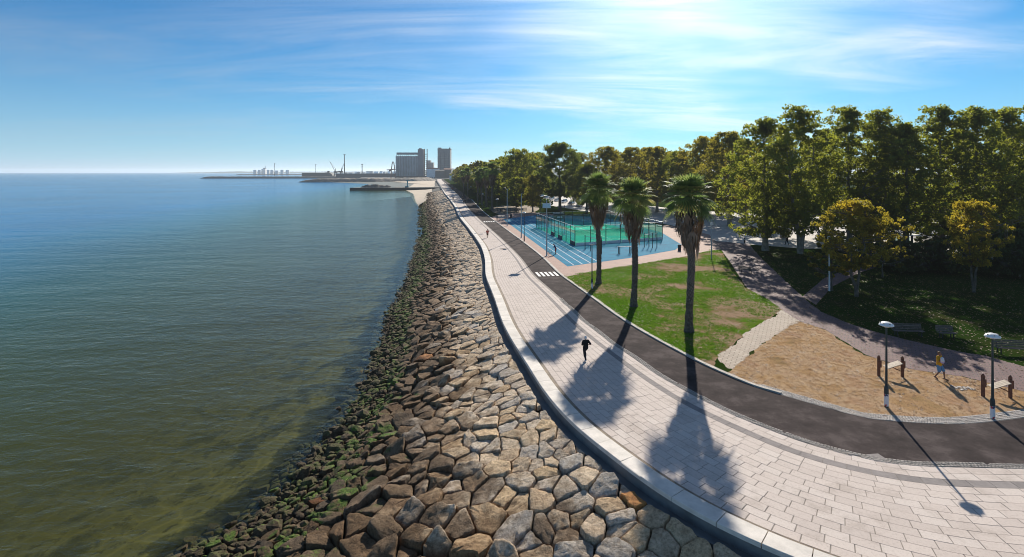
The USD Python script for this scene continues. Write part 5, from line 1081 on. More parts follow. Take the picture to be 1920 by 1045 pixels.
def car(loc, rz, label, paint, group='cars parked along the square'):
    t = thing('parked_car', label, 'car', loc, rz, group)
    obj('body', loft([(-2.08, 0.74, 0.70, 0.35, 0.72, 0.80), (-1.98, 0.84, 0.78, 0.24, 0.82, 0.96), (-1.2, 0.88, 0.80, 0.22, 0.86, 0.98), (0.75, 0.88, 0.80, 0.22, 0.86, 0.96), (1.7, 0.85, 0.76, 0.24, 0.74, 0.84), (2.02, 0.76, 0.66, 0.30, 0.60, 0.68)]), paint, t, smooth=35)
    obj('roof', loft([(-1.45, 0.60, 0.56, 1.36, 1.40, 1.42), (-0.9, 0.64, 0.58, 1.40, 1.46, 1.49), (0.15, 0.62, 0.56, 1.38, 1.44, 1.47)]), paint, t, smooth=35)
    obj('windows', loft([(-1.98, 0.76, 0.70, 0.90, 0.94, 0.97), (-1.44, 0.78, 0.60, 0.9, 0.97, 1.39), (-0.9, 0.79, 0.62, 0.9, 0.97, 1.44), (0.15, 0.79, 0.60, 0.9, 0.96, 1.42), (0.98, 0.77, 0.70, 0.88, 0.92, 0.95)]), mt_win, t)
    for x in (-1.28, 1.30):
        for y in (-0.80, 0.80):
            w = obj('wheel', trimesh.creation.cylinder(0.31, 0.20, sections=16, transform=trimesh.transformations.translation_matrix([x, y, 0.31]) @ trimesh.transformations.rotation_matrix(math.pi / 2, [1, 0, 0])), mt_tyre, t, smooth=40)
            obj('rim', trimesh.creation.cylinder(0.19, 0.215, sections=12, transform=trimesh.transformations.translation_matrix([x, y, 0.31]) @ trimesh.transformations.rotation_matrix(math.pi / 2, [1, 0, 0])), mt_rim, w)
    for y in (-0.56, 0.56): obj('headlight', boxm(0.10, 0.30, 0.13, (1.93, y, 0.60)), mt_hl, t)
    obj('bumper', boxm(0.12, 1.35, 0.18, (1.98, 0, 0.30)), mt_board, t); obj('number_plate', boxm(0.03, 0.5, 0.11, (2.05, 0, 0.36)), mt_wp, t)
    return t
paints = [simple('car_paint_white', (0.75, 0.75, 0.74), 0.25, var=0.03, spec=0.6), simple('car_paint_grey', (0.20, 0.22, 0.24), 0.25, var=0.03, spec=0.6), simple('car_paint_dark', (0.03, 0.035, 0.05), 0.25, var=0.03, spec=0.6)]
names_ = ['white', 'silver grey', 'dark blue']
c0, c1 = W(1103, 392)[:2], W(1008, 370)[:2]; cd = (c1 - c0); protos = {}
order_ = [0, 0, 1, 0, 2, 1, 0, 2, 0, 1, 0, 2, 1, 0, 0, 2]
places = ['nearest the glass court', 'second nearest', 'third nearest', 'fourth along the row', 'fifth along the row', 'sixth along the row', 'seventh along the row', 'eighth along the row', 'in the far half of the row', 'in the far half, behind a trunk', 'far along the row', 'far along behind the hedge bush', 'farther along the row', 'near the far end', 'next to the last', 'last of the row']
for k, c in enumerate(order_):
    p = c0 + cd * (k / 15.0) + np.array([2.2 * (k % 2), 0]); rz = -math.pi / 2 - 0.42 + g.normal(0, 0.05); lab = '%s car parked facing the sports ground, %s' % (names_[c], places[k])
    if c in protos: dup(protos[c], (p[0], p[1], 0), rz, lab)
    else: protos[c] = car((p[0], p[1], 0), rz, lab, paints[c])
GC2 = 'cars parked across the square'
for x, y, c, lab in [(1080, 374, 0, 'white car on the far side of the square, left'), (1062, 370, 1, 'grey car on the far side of the square'), (1098, 378, 2, 'dark car on the far side of the square, right'), (1036, 366, 0, 'white car on the far side of the square behind the tree trunk')]:
    dup(protos[c], b0(x, y), -2.2, lab, GC2)
# the bicycle leaning on its stand beside the tall pole
def bicycle(loc, rz, label):
    t = thing('bicycle', label, 'bicycle', loc, rz)
    fr = simple('bike_frame', (0.10, 0.02, 0.02), 0.35)
    for x in (-0.52, 0.52):
        a = np.linspace(0, 2 * np.pi, 25); w = obj('wheel', tube(np.c_[x + 0.33 * np.cos(a), 0 * a, 0.34 + 0.33 * np.sin(a)], 0.022, 6, cap=False), mt_tyre, t)
        obj('spokes', cat([tube([[x, 0, 0.34], [x + 0.32 * math.cos(q), 0, 0.34 + 0.32 * math.sin(q)]], 0.006, 3) for q in np.linspace(0, 5.9, 12)]), mt_rim, w)
    J = dict(bb=(-0.05, 0, 0.30), seat=(-0.20, 0, 0.85), head=(0.36, 0, 0.86), hl=(0.40, 0, 0.70), r=(-0.52, 0, 0.34), f=(0.52, 0, 0.34))
    obj('frame', cat([tube([J[a], J[b]], 0.02, 6) for a, b in (('bb', 'seat'), ('bb', 'hl'), ('seat', 'head'), ('head', 'hl'), ('seat', 'r'), ('bb', 'r'))]), fr, t)
    obj('fork', tube([J['hl'], J['f']], 0.018, 6), fr, t); obj('handlebar', cat([tube([J['head'], (0.34, 0, 1.0)], 0.018, 6), tube([(0.30, -0.28, 1.02), (0.36, 0, 1.0), (0.30, 0.28, 1.02)], 0.016, 6)]), mt_black, t)
    obj('saddle', boxm(0.26, 0.14, 0.06, (-0.23, 0, 0.92)), mt_black, t); obj('pedals', cat([tube([(-0.05, -0.06, 0.30), (0.05, -0.12, 0.16)], 0.015, 5), boxm(0.09, 0.09, 0.025, (0.05, -0.15, 0.15))]), mt_rim, t)
    return t
bicycle(b0(1031, 479.5), -0.9, 'dark red bicycle parked between the tall pole and the man in red shorts')
# ------------------------------------------------------------------ beach, jetty, breakwaters, port
mt_rock = simple('breakwater_rock', (0.24, 0.20, 0.16), 0.9, var=0.28, scale=0.35, bump=0.8, bscale=1.2)
mt_dkrock = simple('weedy_wall', (0.05, 0.05, 0.045), 0.85, var=0.25, scale=0.5, bump=0.5, bscale=2)
mt_silo = simple('silo_concrete', (0.40, 0.39, 0.375), 0.85, var=0.12, scale=0.08, bump=0.3, bscale=0.5)
mt_silo_d = simple('tower_concrete', (0.22, 0.22, 0.225), 0.85, var=0.12, scale=0.1)
mt_silo_w = simple('tower_window_band', (0.10, 0.11, 0.125), 0.5)
mt_rust = simple('red_crane_paint', (0.34, 0.10, 0.07), 0.6, var=0.15); mt_steel = simple('dark_steel', (0.07, 0.075, 0.08), 0.6, var=0.15)
mt_roof = simple('orange_roof', (0.40, 0.19, 0.12), 0.85, var=0.15, scale=0.3); mt_shed = simple('dark_shed', (0.11, 0.105, 0.10), 0.8, var=0.15, scale=0.2); mt_tank = simple('white_tank', (0.82, 0.81, 0.78), 0.6, var=0.06, scale=0.1)
# beach below the boulders and mud flat beyond the jetty
bl = bot_line[(bot_line[:, 1] > 262) & (bot_line[:, 1] < 1000) & (bot_line[:, 0] < -40)]
yy = bl[:, 1]; wb = np.interp(yy, [262, 285, 357, 430, 473, 520, 560, 1000], [0.0, 1.5, 7, 12, 18, 26, 30, 45])
up_ = np.interp(yy, [262, 300, 400, 1000], [0.0, 3, 6, 8])
rowsb = [(-1.0, -3.75), (-0.9, -3.60), (-0.5, -3.30), (0.0, -3.02), (1.0, -2.2)]
V = np.stack([np.c_[bl[:, 0] + (wb * r if r <= 0 else up_ * r), bl[:, 1] + (0 if r <= 0 else -0.2 * up_), np.full(len(bl), z)] for r, z in rowsb], 1)
k = len(rowsb); i, j = np.meshgrid(np.arange(len(bl) - 1), np.arange(k - 1), indexing='ij'); a = (i * k + j).ravel()
bm_ = trimesh.Trimesh(V.reshape(-1, 3), np.vstack([np.c_[a, a + 1, a + k + 1], np.c_[a, a + k + 1, a + k]]), process=False)
if bm_.face_normals[:, 2].mean() < 0: bm_.invert()
struct('beach', bm_, mt_sand, smooth=True, label='small pale sand beach at the foot of the boulders')
mud = smooth_ring([(-90, 560), (-150, 640), (-215, 800), (-300, 900), (-330, 960), (-150, 1100), (-120, 820)])
struct('mud_flat', sheet(mud, SEA + 0.03), mt_wetsand, label='dark wet flat behind the jetty')
sand2 = smooth_ring([(-85, 640), (-120, 740), (-200, 920), (-230, 1000), (-150, 1060), (-125, 960), (-95, 760)])
struct('upper_beach', sheet(sand2, SEA + 0.5), mt_sand, label='pale sand strip behind the jetty')
def mound(path, w, h, seed, z0=-5.0, step=4.0, flat=0.45):
    """a rubble mound along a path"""
    p = np.asarray(path, float); kk = np.r_[0, np.cumsum(np.linalg.norm(np.diff(p, axis=0), axis=1))]; s = np.arange(0, kk[-1], step); c = np.stack([np.interp(s, kk, p[:, 0]), np.interp(s, kk, p[:, 1])], 1)
    t = np.gradient(c, axis=0); t /= np.linalg.norm(t, axis=1, keepdims=True); n = np.c_[-t[:, 1], t[:, 0]]; u = np.linspace(-1, 1, 13); V = []
    for q in u:
        zz = np.clip((1 - abs(q)) / (1 - flat), 0, 1); e = np.minimum(1, np.minimum(s, kk[-1] - s) / (w * 0.8) + 0.05)
        V.append(np.c_[c + n * (q * w / 2) * (0.4 + 0.6 * e)[:, None], z0 + (h - z0) * zz * e ** 0.6])
    V = np.stack(V, 1).reshape(-1, 3); nz = meshkit.fbm(V * 0.33 + seed, 3, seed); V[:, 2] += (nz - 0.5) * 2.6; V[:, :2] += (meshkit.noise(V * 0.5 + 9 + seed, 3) - 0.5)[:, None] * 2.0
    k = len(u); i, j = np.meshgrid(np.arange(len(s) - 1), np.arange(k - 1), indexing='ij'); a = (i * k + j).ravel(); m = trimesh.Trimesh(V, np.vstack([np.c_[a, a + 1, a + k + 1], np.c_[a, a + k + 1, a + k]]), process=False)
    if m.face_normals[:, 2].mean() < 0: m.invert()
    return m
jt = thing('jetty', 'dark stone jetty running from the promenade out into the bay', 'jetty')
def prism(poly, z0, z1): m = trimesh.creation.extrude_polygon(Polygon(poly), z1 - z0, engine='earcut'); m.apply_translation([0, 0, z0]); return m
obj('wall', prism([(-153, 503), (-150, 514), (-62, 540), (-58, 524)], -6, -0.9), mt_dkrock, jt)
obj('deck', prism([(-152, 505), (-149.5, 512.5), (-63, 537.5), (-60, 526)], -0.9, -0.72), mt_conc, jt)
obj('end_rubble', mound([(-146, 512), (-118, 520)], 10, 1.9, 3, -0.9, 1.0, 0.2), mt_rock, jt)
tf = thing('steel_frame', 'teal steel frame standing on the jetty', 'frame', (*(W(764, 351, -0.7)[:2] * 0.99), -0.75)); mtt = simple('teal_paint', (0.03, 0.20, 0.26), 0.5)
obj('post', boxm(0.9, 0.9, 6.4, (0, 0, 0)), mtt, tf); obj('beam', boxm(8.5, 0.8, 0.8, (2.6, 0, 6.4)), mtt, tf); obj('foot', boxm(3.2, 2.4, 1.1, (-0.6, 0, 0)), mtt, tf)
bw = thing('breakwater', 'nearer rock breakwater with sandy top, behind the jetty', 'breakwater'); obj('mound', mound([(-372, 925), (-330, 935), (-250, 965), (-190, 1010), (-150, 1075)], 42, 2.2, 5), mt_rock, bw)
obj('sandy_top', mound([(-345, 934), (-250, 967), (-195, 1010), (-160, 1065)], 14, 3.1, 6, 0.0), mt_sand, bw)
bw = thing('breakwater', 'far thin rock breakwater reaching left into the open sea', 'breakwater'); obj('mound', mound([(-860, 1470), (-700, 1480), (-560, 1500), (-430, 1520), (-330, 1500)], 30, 1.8, 7, step=6), mt_rock, bw)
# port ground
struct('port_quay', prism([(-148, 1078), (-230, 1085), (-330, 1160), (-420, 1480), (-640, 1560), (-660, 1640), (-500, 1900), (-300, 3000), (300, 3000), (-100, 1500), (-120, 1090)], -6, 0.6), mt_shed, label='low dark quay of the distant port')
def X(px, D): return (px - CX) * D / FPX
def Zt(py, D): return CAMZ + (HY - py) * D / FPX
# grain silos
D0 = 1200.0
gs_ = thing('grain_silo', 'big concrete grain silo of round cells with gallery and stair tower', 'silo', (0, 0, 0)); g = np.random.default_rng(2)
nc = 9; xl, xr = X(742, D0), X(787, D0); r_ = (xr - xl) / nc / 2
for k in range(nc):
    for row in range(2): obj('silo_cell', trimesh.creation.cylinder(r_ * 1.02, Zt(293, D0), sections=20, transform=trimesh.transformations.translation_matrix([xl + r_ * (2 * k + 1), D0 + 2 * r_ * row, Zt(293, D0) / 2])), mt_silo, gs_, smooth=40)
obj('gallery', boxm(xr - xl - 2, 7, 5.0, ((xl + xr) / 2 + 1, D0 + r_, Zt(292, D0) + 2.0)), mt_silo_d, gs_)
for k in range(12): obj('gallery_pillar', boxm(0.8, 4, 3.2, (xl + 2 + k * (xr - xl - 4) / 11, D0 + r_, Zt(293, D0))), mt_silo_d, gs_)
obj('head_tower', boxm(X(795, D0) - X(784, D0), 14, Zt(280, D0), ((X(795, D0) + X(784, D0)) / 2, D0 + 3, 0)), mt_silo_d, gs_)
obj('head_tower_cap', boxm(6, 6, 2.2, (X(788, D0), D0 + 3, Zt(280, D0))), mt_silo_d, gs_)
sx0, sx1 = X(796, D0), X(801, D0)
for x in (sx0, sx1):
    for y in (D0 - 3, D0 + 4): obj('stair_column', boxm(0.8, 0.8, Zt(279.5, D0), (x, y, 0)), mt_steel, gs_)
for k in range(12): obj('stair_landing', boxm(sx1 - sx0, 7.5, 0.7, ((sx0 + sx1) / 2, D0 + 0.5, 4.5 * (k + 1))), mt_steel, gs_)
obj('loading_base', boxm(X(802, D0) - X(745, D0), 18, 5.5, ((X(802, D0) + X(745, D0)) / 2, D0 - 2, 0)), mt_shed, gs_)
tw = thing('tower_block', 'tall grey square silo tower right of the round grain silos', 'building', (0, 0, 0)); D1 = 1230.0; cxw = (X(820.5, D1) + X(844, D1)) / 2; ww = X(844, D1) - X(820.5, D1)
obj('tower', boxm(ww, 26, Zt(280, D1), (cxw, D1 + 13, 0)), mt_silo_d, tw); obj('cornice', boxm(ww + 1.6, 27.6, 1.3, (cxw, D1 + 13, Zt(280, D1))), mt_silo_d, tw)
for k in range(9): obj('facade_rib', boxm(0.7, 0.5, Zt(285, D1) - 10, (cxw - ww / 2 + 2 + k * (ww - 4) / 8, D1 - 0.25, 8)), mt_silo, tw)
for z in range(12): obj('facade_band', boxm(ww - 1.5, 0.3, 1.6, (cxw, D1 - 0.12, 12 + 4.1 * z)), mt_silo_w, tw)
obj('roof_room', boxm(7, 8, 2.6, (cxw - ww / 2 + 4, D1 + 10, Zt(280, D1) + 1.3)), mt_silo_d, tw); obj('roof_hut', boxm(3, 4, 2.8, (cxw + ww / 2 - 2, D1 + 10, Zt(280, D1) + 1.3)), mt_silo_d, tw)
ob = thing('office_block', 'pale stepped block between the silos and the tall tower', 'building', (0, 0, 0)); D2 = 1290.0
obj('main_block', boxm(X(808, D2) - X(800, D2), 14, Zt(301, D2), ((X(808, D2) + X(800, D2)) / 2, D2, 0)), mt_silo, ob); obj('low_block', boxm(X(813.5, D2) - X(808, D2), 14, Zt(305, D2), ((X(813.5, D2) + X(808, D2)) / 2, D2, 0)), mt_silo, ob)
for k in range(7): obj('window_band', boxm(X(807.5, D2) - X(800.5, D2), 0.3, 1.3, ((X(808, D2) + X(800, D2)) / 2, D2 - 7.1, 6 + 4.4 * k)), mt_silo_w, ob)
for i, (a, b, t, d, rf, lab) in enumerate([(800, 822, 317, 1180, True, 'long low warehouse with orange roof at the foot of the silos'), (816, 832, 321, 1150, False, 'dark low shed before the tall tower'), (832, 846, 318, 1160, True, 'low house with orange roof right of the tall tower'), (843, 850, 327, 900, False, 'small white hut at the end of the promenade')]):
    h = thing('warehouse', lab, 'building', (0, 0, 0)); w = X(b, d) - X(a, d); zt = Zt(t, d); cxh = (X(a, d) + X(b, d)) / 2
    obj('walls', boxm(w, 16, zt, (cxh, d + 8, 0)), mt_tank if i in (0, 3) else mt_shed, h)
    rp = trimesh.creation.extrude_polygon(Polygon([(-8.6, 0), (8.6, 0), (0, 2.6)]), w + 0.8, engine='earcut'); rp.apply_transform(trimesh.transformations.rotation_matrix(math.pi / 2, [1, 0, 0])); rp.apply_transform(trimesh.transformations.rotation_matrix(math.pi / 2, [0, 0, 1])); rp.apply_translation([cxh - w / 2 - 0.4, d + 8, zt + 0.003]); obj('roof', rp, mt_roof if rf else mt_shed, h)
    for k in range(int(max(2, w // 5))): obj('door', boxm(2.0, 0.2, 2.6, (cxh - w / 2 + 2.5 + k * 5, d - 0.1, 0.6)), mt_silo_w, h)
def crane(px, D, top, boom, label, m):
    t = thing('harbour_crane', label, 'crane', (X(px, D), D, 0.6)); h = Zt(top, D)
    for sx in (-4, 4):
        for sy in (-4, 4): obj('leg', tube([[sx, sy, 0], [sx * 0.5, sy * 0.5, h * 0.45]], 0.8, 6), m, t)
    obj('cab', boxm(8, 8, 5, (0, 0, h * 0.45)), m, t); obj('mast', tube([[0, 0, h * 0.45], [0, 0, h * 0.95]], 0.9, 6), m, t)
    obj('jib', tube([[0, 0, h * 0.55], [boom[0], 0, boom[1]]], [1.0, 0.5], 6), m, t); obj('tie', tube([[0, 0, h * 0.95], [boom[0], 0, boom[1]]], 0.3, 5), m, t); obj('counterweight', boxm(5, 5, 3.5, (-6 * np.sign(boom[0]), 0, h * 0.5)), m, t)
    return t
crane(629, 1600, 316, (-17, Zt(303, 1600) - 0.6), 'dark harbour crane with its jib raised to the left', mt_steel)
crane(640, 1620, 315, (8, Zt(307, 1620) - 0.6), 'dark harbour crane just left of the tall mast', mt_steel)
cr = thing('red_crane', 'red portal crane left of the round silos', 'crane', (X(737, 1180), 1180, 0.6)); h = Zt(304, 1180)
for sx in (-5, 5): obj('leg', tube([[sx, 0, 0], [sx * 0.6, 0, h * 0.72], [sx * 0.2, 0, h]], 1.0, 6), mt_rust, cr)
obj('arm', tube([[6, 0, h * 0.55], [-14, 0, h * 0.5]], 1.2, 6), mt_rust, cr); obj('cab', boxm(5, 5, 4, (-6, 0, h * 0.42)), mt_rust, cr); obj('hanger', tube([[-4, 0, 0], [-4, 0, h * 0.5]], 0.8, 6), mt_rust, cr)
def mast(px, D, top, r, label, m=mt_steel, cat_='mast'):
    t = thing('mast', label, cat_, (X(px, D), D, 0.0)); h = Zt(top, D); obj('shaft', tube([[0, 0, 0], [0, 0, h]], [r, r * 0.7], 8), m, t); obj('head', boxm(r * 3.2, r * 3.2, 2.0, (0, 0, h)), m, t); return t
mast(646, 1600, 291, 1.6, 'tallest dark mast of the port, right of the cranes'); mast(679, 1650, 309, 1.5, 'dark chimney standing right of the tall mast', cat_='chimney'); mast(515, 1900, 308, 1.0, 'thin mast left of all, behind the breakwater'); mast(592, 1750, 309, 0.9, 'thin mast above the long dark shed')
sh_ = thing('shed', 'long dark shed at the left end of the port', 'building', (X(589, 1650), 1650, 0)); obj('walls', boxm(X(610, 1650) - X(569, 1650), 20, Zt(325, 1650), (0, 0, 0)), mt_shed, sh_); obj('roof', boxm(X(610, 1650) - X(569, 1650) + 2, 22, 0.8, (0, 0, Zt(325, 1650) + 0.003)), mt_rock, sh_)
dm = thing('dome_store', 'dark arched storehouse with a small turret beside the cranes', 'building', (X(616, 1620), 1620, 0)); a = np.linspace(0, np.pi, 14); R_ = X(627, 1620) - X(616, 1620); pr = trimesh.creation.extrude_polygon(Polygon(np.c_[R_ * np.cos(a), 13.0 * np.sin(a)]), 30, engine='earcut'); pr.apply_transform(trimesh.transformations.rotation_matrix(math.pi / 2, [1, 0, 0])); pr.apply_translation([0, 15, 0]); obj('vault', pr, mt_shed, dm); obj('turret', boxm(6, 6, 5, (0, 0, 12.5)), mt_shed, dm)
lw = thing('quay_wall', 'long dark quay building behind the nearer breakwater', 'building', (X(690, 1400), 1400, 0)); obj('walls', boxm(X(745, 1400) - X(628, 1400), 16, Zt(326, 1400), (0, 0, 0)), mt_shed, lw); obj('roof', boxm(X(745, 1400) - X(628, 1400) + 2, 18, 0.8, (0, 0, Zt(326, 1400) + 0.003)), mt_silo_d, lw)
# white storage tanks on the far shore and the low coast behind them
GT = 'white storage tanks on the far shore'; DT = 3400.0
tk = None
for k, (px, w, top) in enumerate([(478, 6, 319), (486, 5, 319), (503, 5, 319), (510, 6, 319), (519, 6, 320), (529, 6, 319), (539, 6, 319)]):
    r = w * DT / 2000; t = thing('storage_tank', 'white storage tank on the far shore, number %s from the left' % ['one', 'two', 'three', 'four', 'five', 'six', 'seven'][k], 'tank', (X(px, DT), DT, 0), 0, GT); h = Zt(top, DT)
    obj('shell', trimesh.creation.cylinder(r, h, sections=20, transform=trimesh.transformations.translation_matrix([0, 0, h / 2])), mt_tank, t, smooth=40); obj('roof', lathe([[0, h + 2], [r, h + 0.01]], 20), mt_tank, t)
pb = thing('plant_building', 'white plant building with a higher block among the far tanks', 'building', (X(491, DT), DT + 30, 0)); obj('block', boxm(26, 20, Zt(317, DT)), mt_tank, pb); obj('tower', boxm(14, 14, Zt(315, DT), (4, 0, 0)), mt_silo, pb); obj('stack', tube([[10, -4, 0], [10, -4, Zt(311.5, DT)]], 2.0, 8), mt_tank, pb)
struct('far_shore', prism([(-1730, 3350), (-1330, 3380), (-1000, 3500), (-900, 4200), (-1900, 4200)], -6, 0.8), mt_rock, label='low far shore carrying the white tanks')
def hills(x0, x1, y, h, seed, name, label):
    xs = np.linspace(x0, x1, 160); z = h * (0.35 + 0.65 * meshkit.fbm(np.c_[xs * 0.0016, 0 * xs, 0 * xs + seed], 4, seed)) * np.minimum(1, np.minimum(xs - x0, x1 - xs) / (0.18 * (x1 - x0)))
    V = np.vstack([np.c_[xs, np.full(160, y), np.full(160, -6.0)], np.c_[xs, np.full(160, y + 250.0), z], np.c_[xs, np.full(160, y + 900.0), np.full(160, -6.0)]]); i = np.arange(159); F = np.vstack([np.c_[i, i + 1, i + 161], np.c_[i, i + 161, i + 160], np.c_[i + 160, i + 161, i + 321], np.c_[i + 160, i + 321, i + 320]])
    m = trimesh.Trimesh(V, F, process=False)
    if m.face_normals[:, 2].mean() < 0: m.invert()
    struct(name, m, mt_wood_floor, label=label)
hills(-6200, -1200, 9500, 30, 3, 'far_coast', 'low blue coast line on the horizon')
hills(-1500, 2500, 5200, 62, 8, 'far_hills', 'low hazy hills behind the port')
GH = 'small houses below the far hills'; g = np.random.default_rng(12); hp = None
for k in range(12):
    px = 650 + 8.0 * k + g.uniform(-2, 2); D = 2600 + g.uniform(-200, 400)
    hh = thing('far_house', '%s tiny house from the left in the hazy town behind the port' % ORD[k], 'house', (X(px, D), D, 0), 0, GH); w, h = g.uniform(10, 22), g.uniform(9, 20)
    obj('walls', boxm(w, 12, h), mt_tank if k % 3 else mt_silo, hh); obj('roof', boxm(w + 1, 13, 1.2, (0, 0, h + 0.003)), mt_roof if k % 2 else mt_silo_d, hh)
# ------------------------------------------------------------------ people
mt_skin = simple('skin', (0.42, 0.24, 0.16), 0.6, var=0.05); mt_skin_d = simple('tanned_skin', (0.24, 0.12, 0.075), 0.6, var=0.05)
def cloth(name, c): return simple(name, c, 0.9, var=0.10, scale=14, bump=0.3, bscale=30, spec=0.15)
mt_cblack = cloth('black_cloth', (0.012, 0.012, 0.014)); mt_cdark = cloth('dark_trousers', (0.02, 0.02, 0.025)); mt_cyel = cloth('yellow_cloth', (0.62, 0.30, 0.02)); mt_cjean = cloth('blue_denim', (0.13, 0.26, 0.42)); mt_cred = cloth('red_cloth', (0.42, 0.04, 0.04)); mt_cnavy = cloth('navy_cloth', (0.02, 0.035, 0.10)); mt_cgrey = cloth('grey_cloth', (0.16, 0.15, 0.14)); mt_cwhite = cloth('white_cloth', (0.68, 0.68, 0.68)); mt_cpink = cloth('coral_cloth', (0.50, 0.14, 0.10)); mt_olive = cloth('olive_cloth', (0.10, 0.09, 0.05)); mt_lilac = cloth('lilac_cloth', (0.45, 0.40, 0.62))
mt_hair = simple('dark_hair', (0.03, 0.02, 0.015), 0.7, var=0.2, scale=30); mt_hairb = simple('brown_hair', (0.20, 0.10, 0.04), 0.7, var=0.2, scale=30); mt_eye = simple('eye', (0.03, 0.025, 0.02), 0.2)
_sph = {}
def ball(c, r, n=12): return m3.Manifold.sphere(float(r), n).translate([float(x) for x in c])
def chain(pts, rad, n=12):
    out = None
    for (p, a), (q, b) in zip(list(zip(pts, rad))[:-1], list(zip(pts, rad))[1:]):
        h = m3.Manifold.batch_hull([ball(p, a, n), ball(q, b, n)]); out = h if out is None else out + h
    return out
def fin(m, L=0.035, it=8):
    m = m.refine_to_length(L); me = m.to_mesh(); t = trimesh.Trimesh(np.array(me.vert_properties)[:, :3], np.array(me.tri_verts), process=True)
    trimesh.smoothing.filter_taubin(t, iterations=it); return t
def hand(w, d, side, n=8):
    """palm, four curled fingers and a thumb from wrist w along direction d"""
    d = np.asarray(d, float) / np.linalg.norm(d); s = np.cross(d, [0, 1, 0.01]); s /= np.linalg.norm(s); s = s * side; f = np.cross(s, d) * side
    palm = m3.Manifold.batch_hull([ball(w, 0.024, n), ball(w + d * 0.085 + s * 0.030, 0.014, n), ball(w + d * 0.085 - s * 0.030, 0.014, n)])
    for k, (o, L) in enumerate(((-0.030, 0.062), (-0.010, 0.078), (0.010, 0.074), (0.030, 0.056))):
        p = w + d * 0.085 + s * o; palm = palm + chain([p, p + d * L * 0.5 + f * 0.008, p + d * L * 0.85 + f * 0.032], [0.0095, 0.0085, 0.0075], n)
    return palm + chain([w + d * 0.02 + s * 0.024, w + d * 0.06 + s * 0.055, w + d * 0.095 + s * 0.062 + f * 0.015], [0.014, 0.011, 0.009], n)
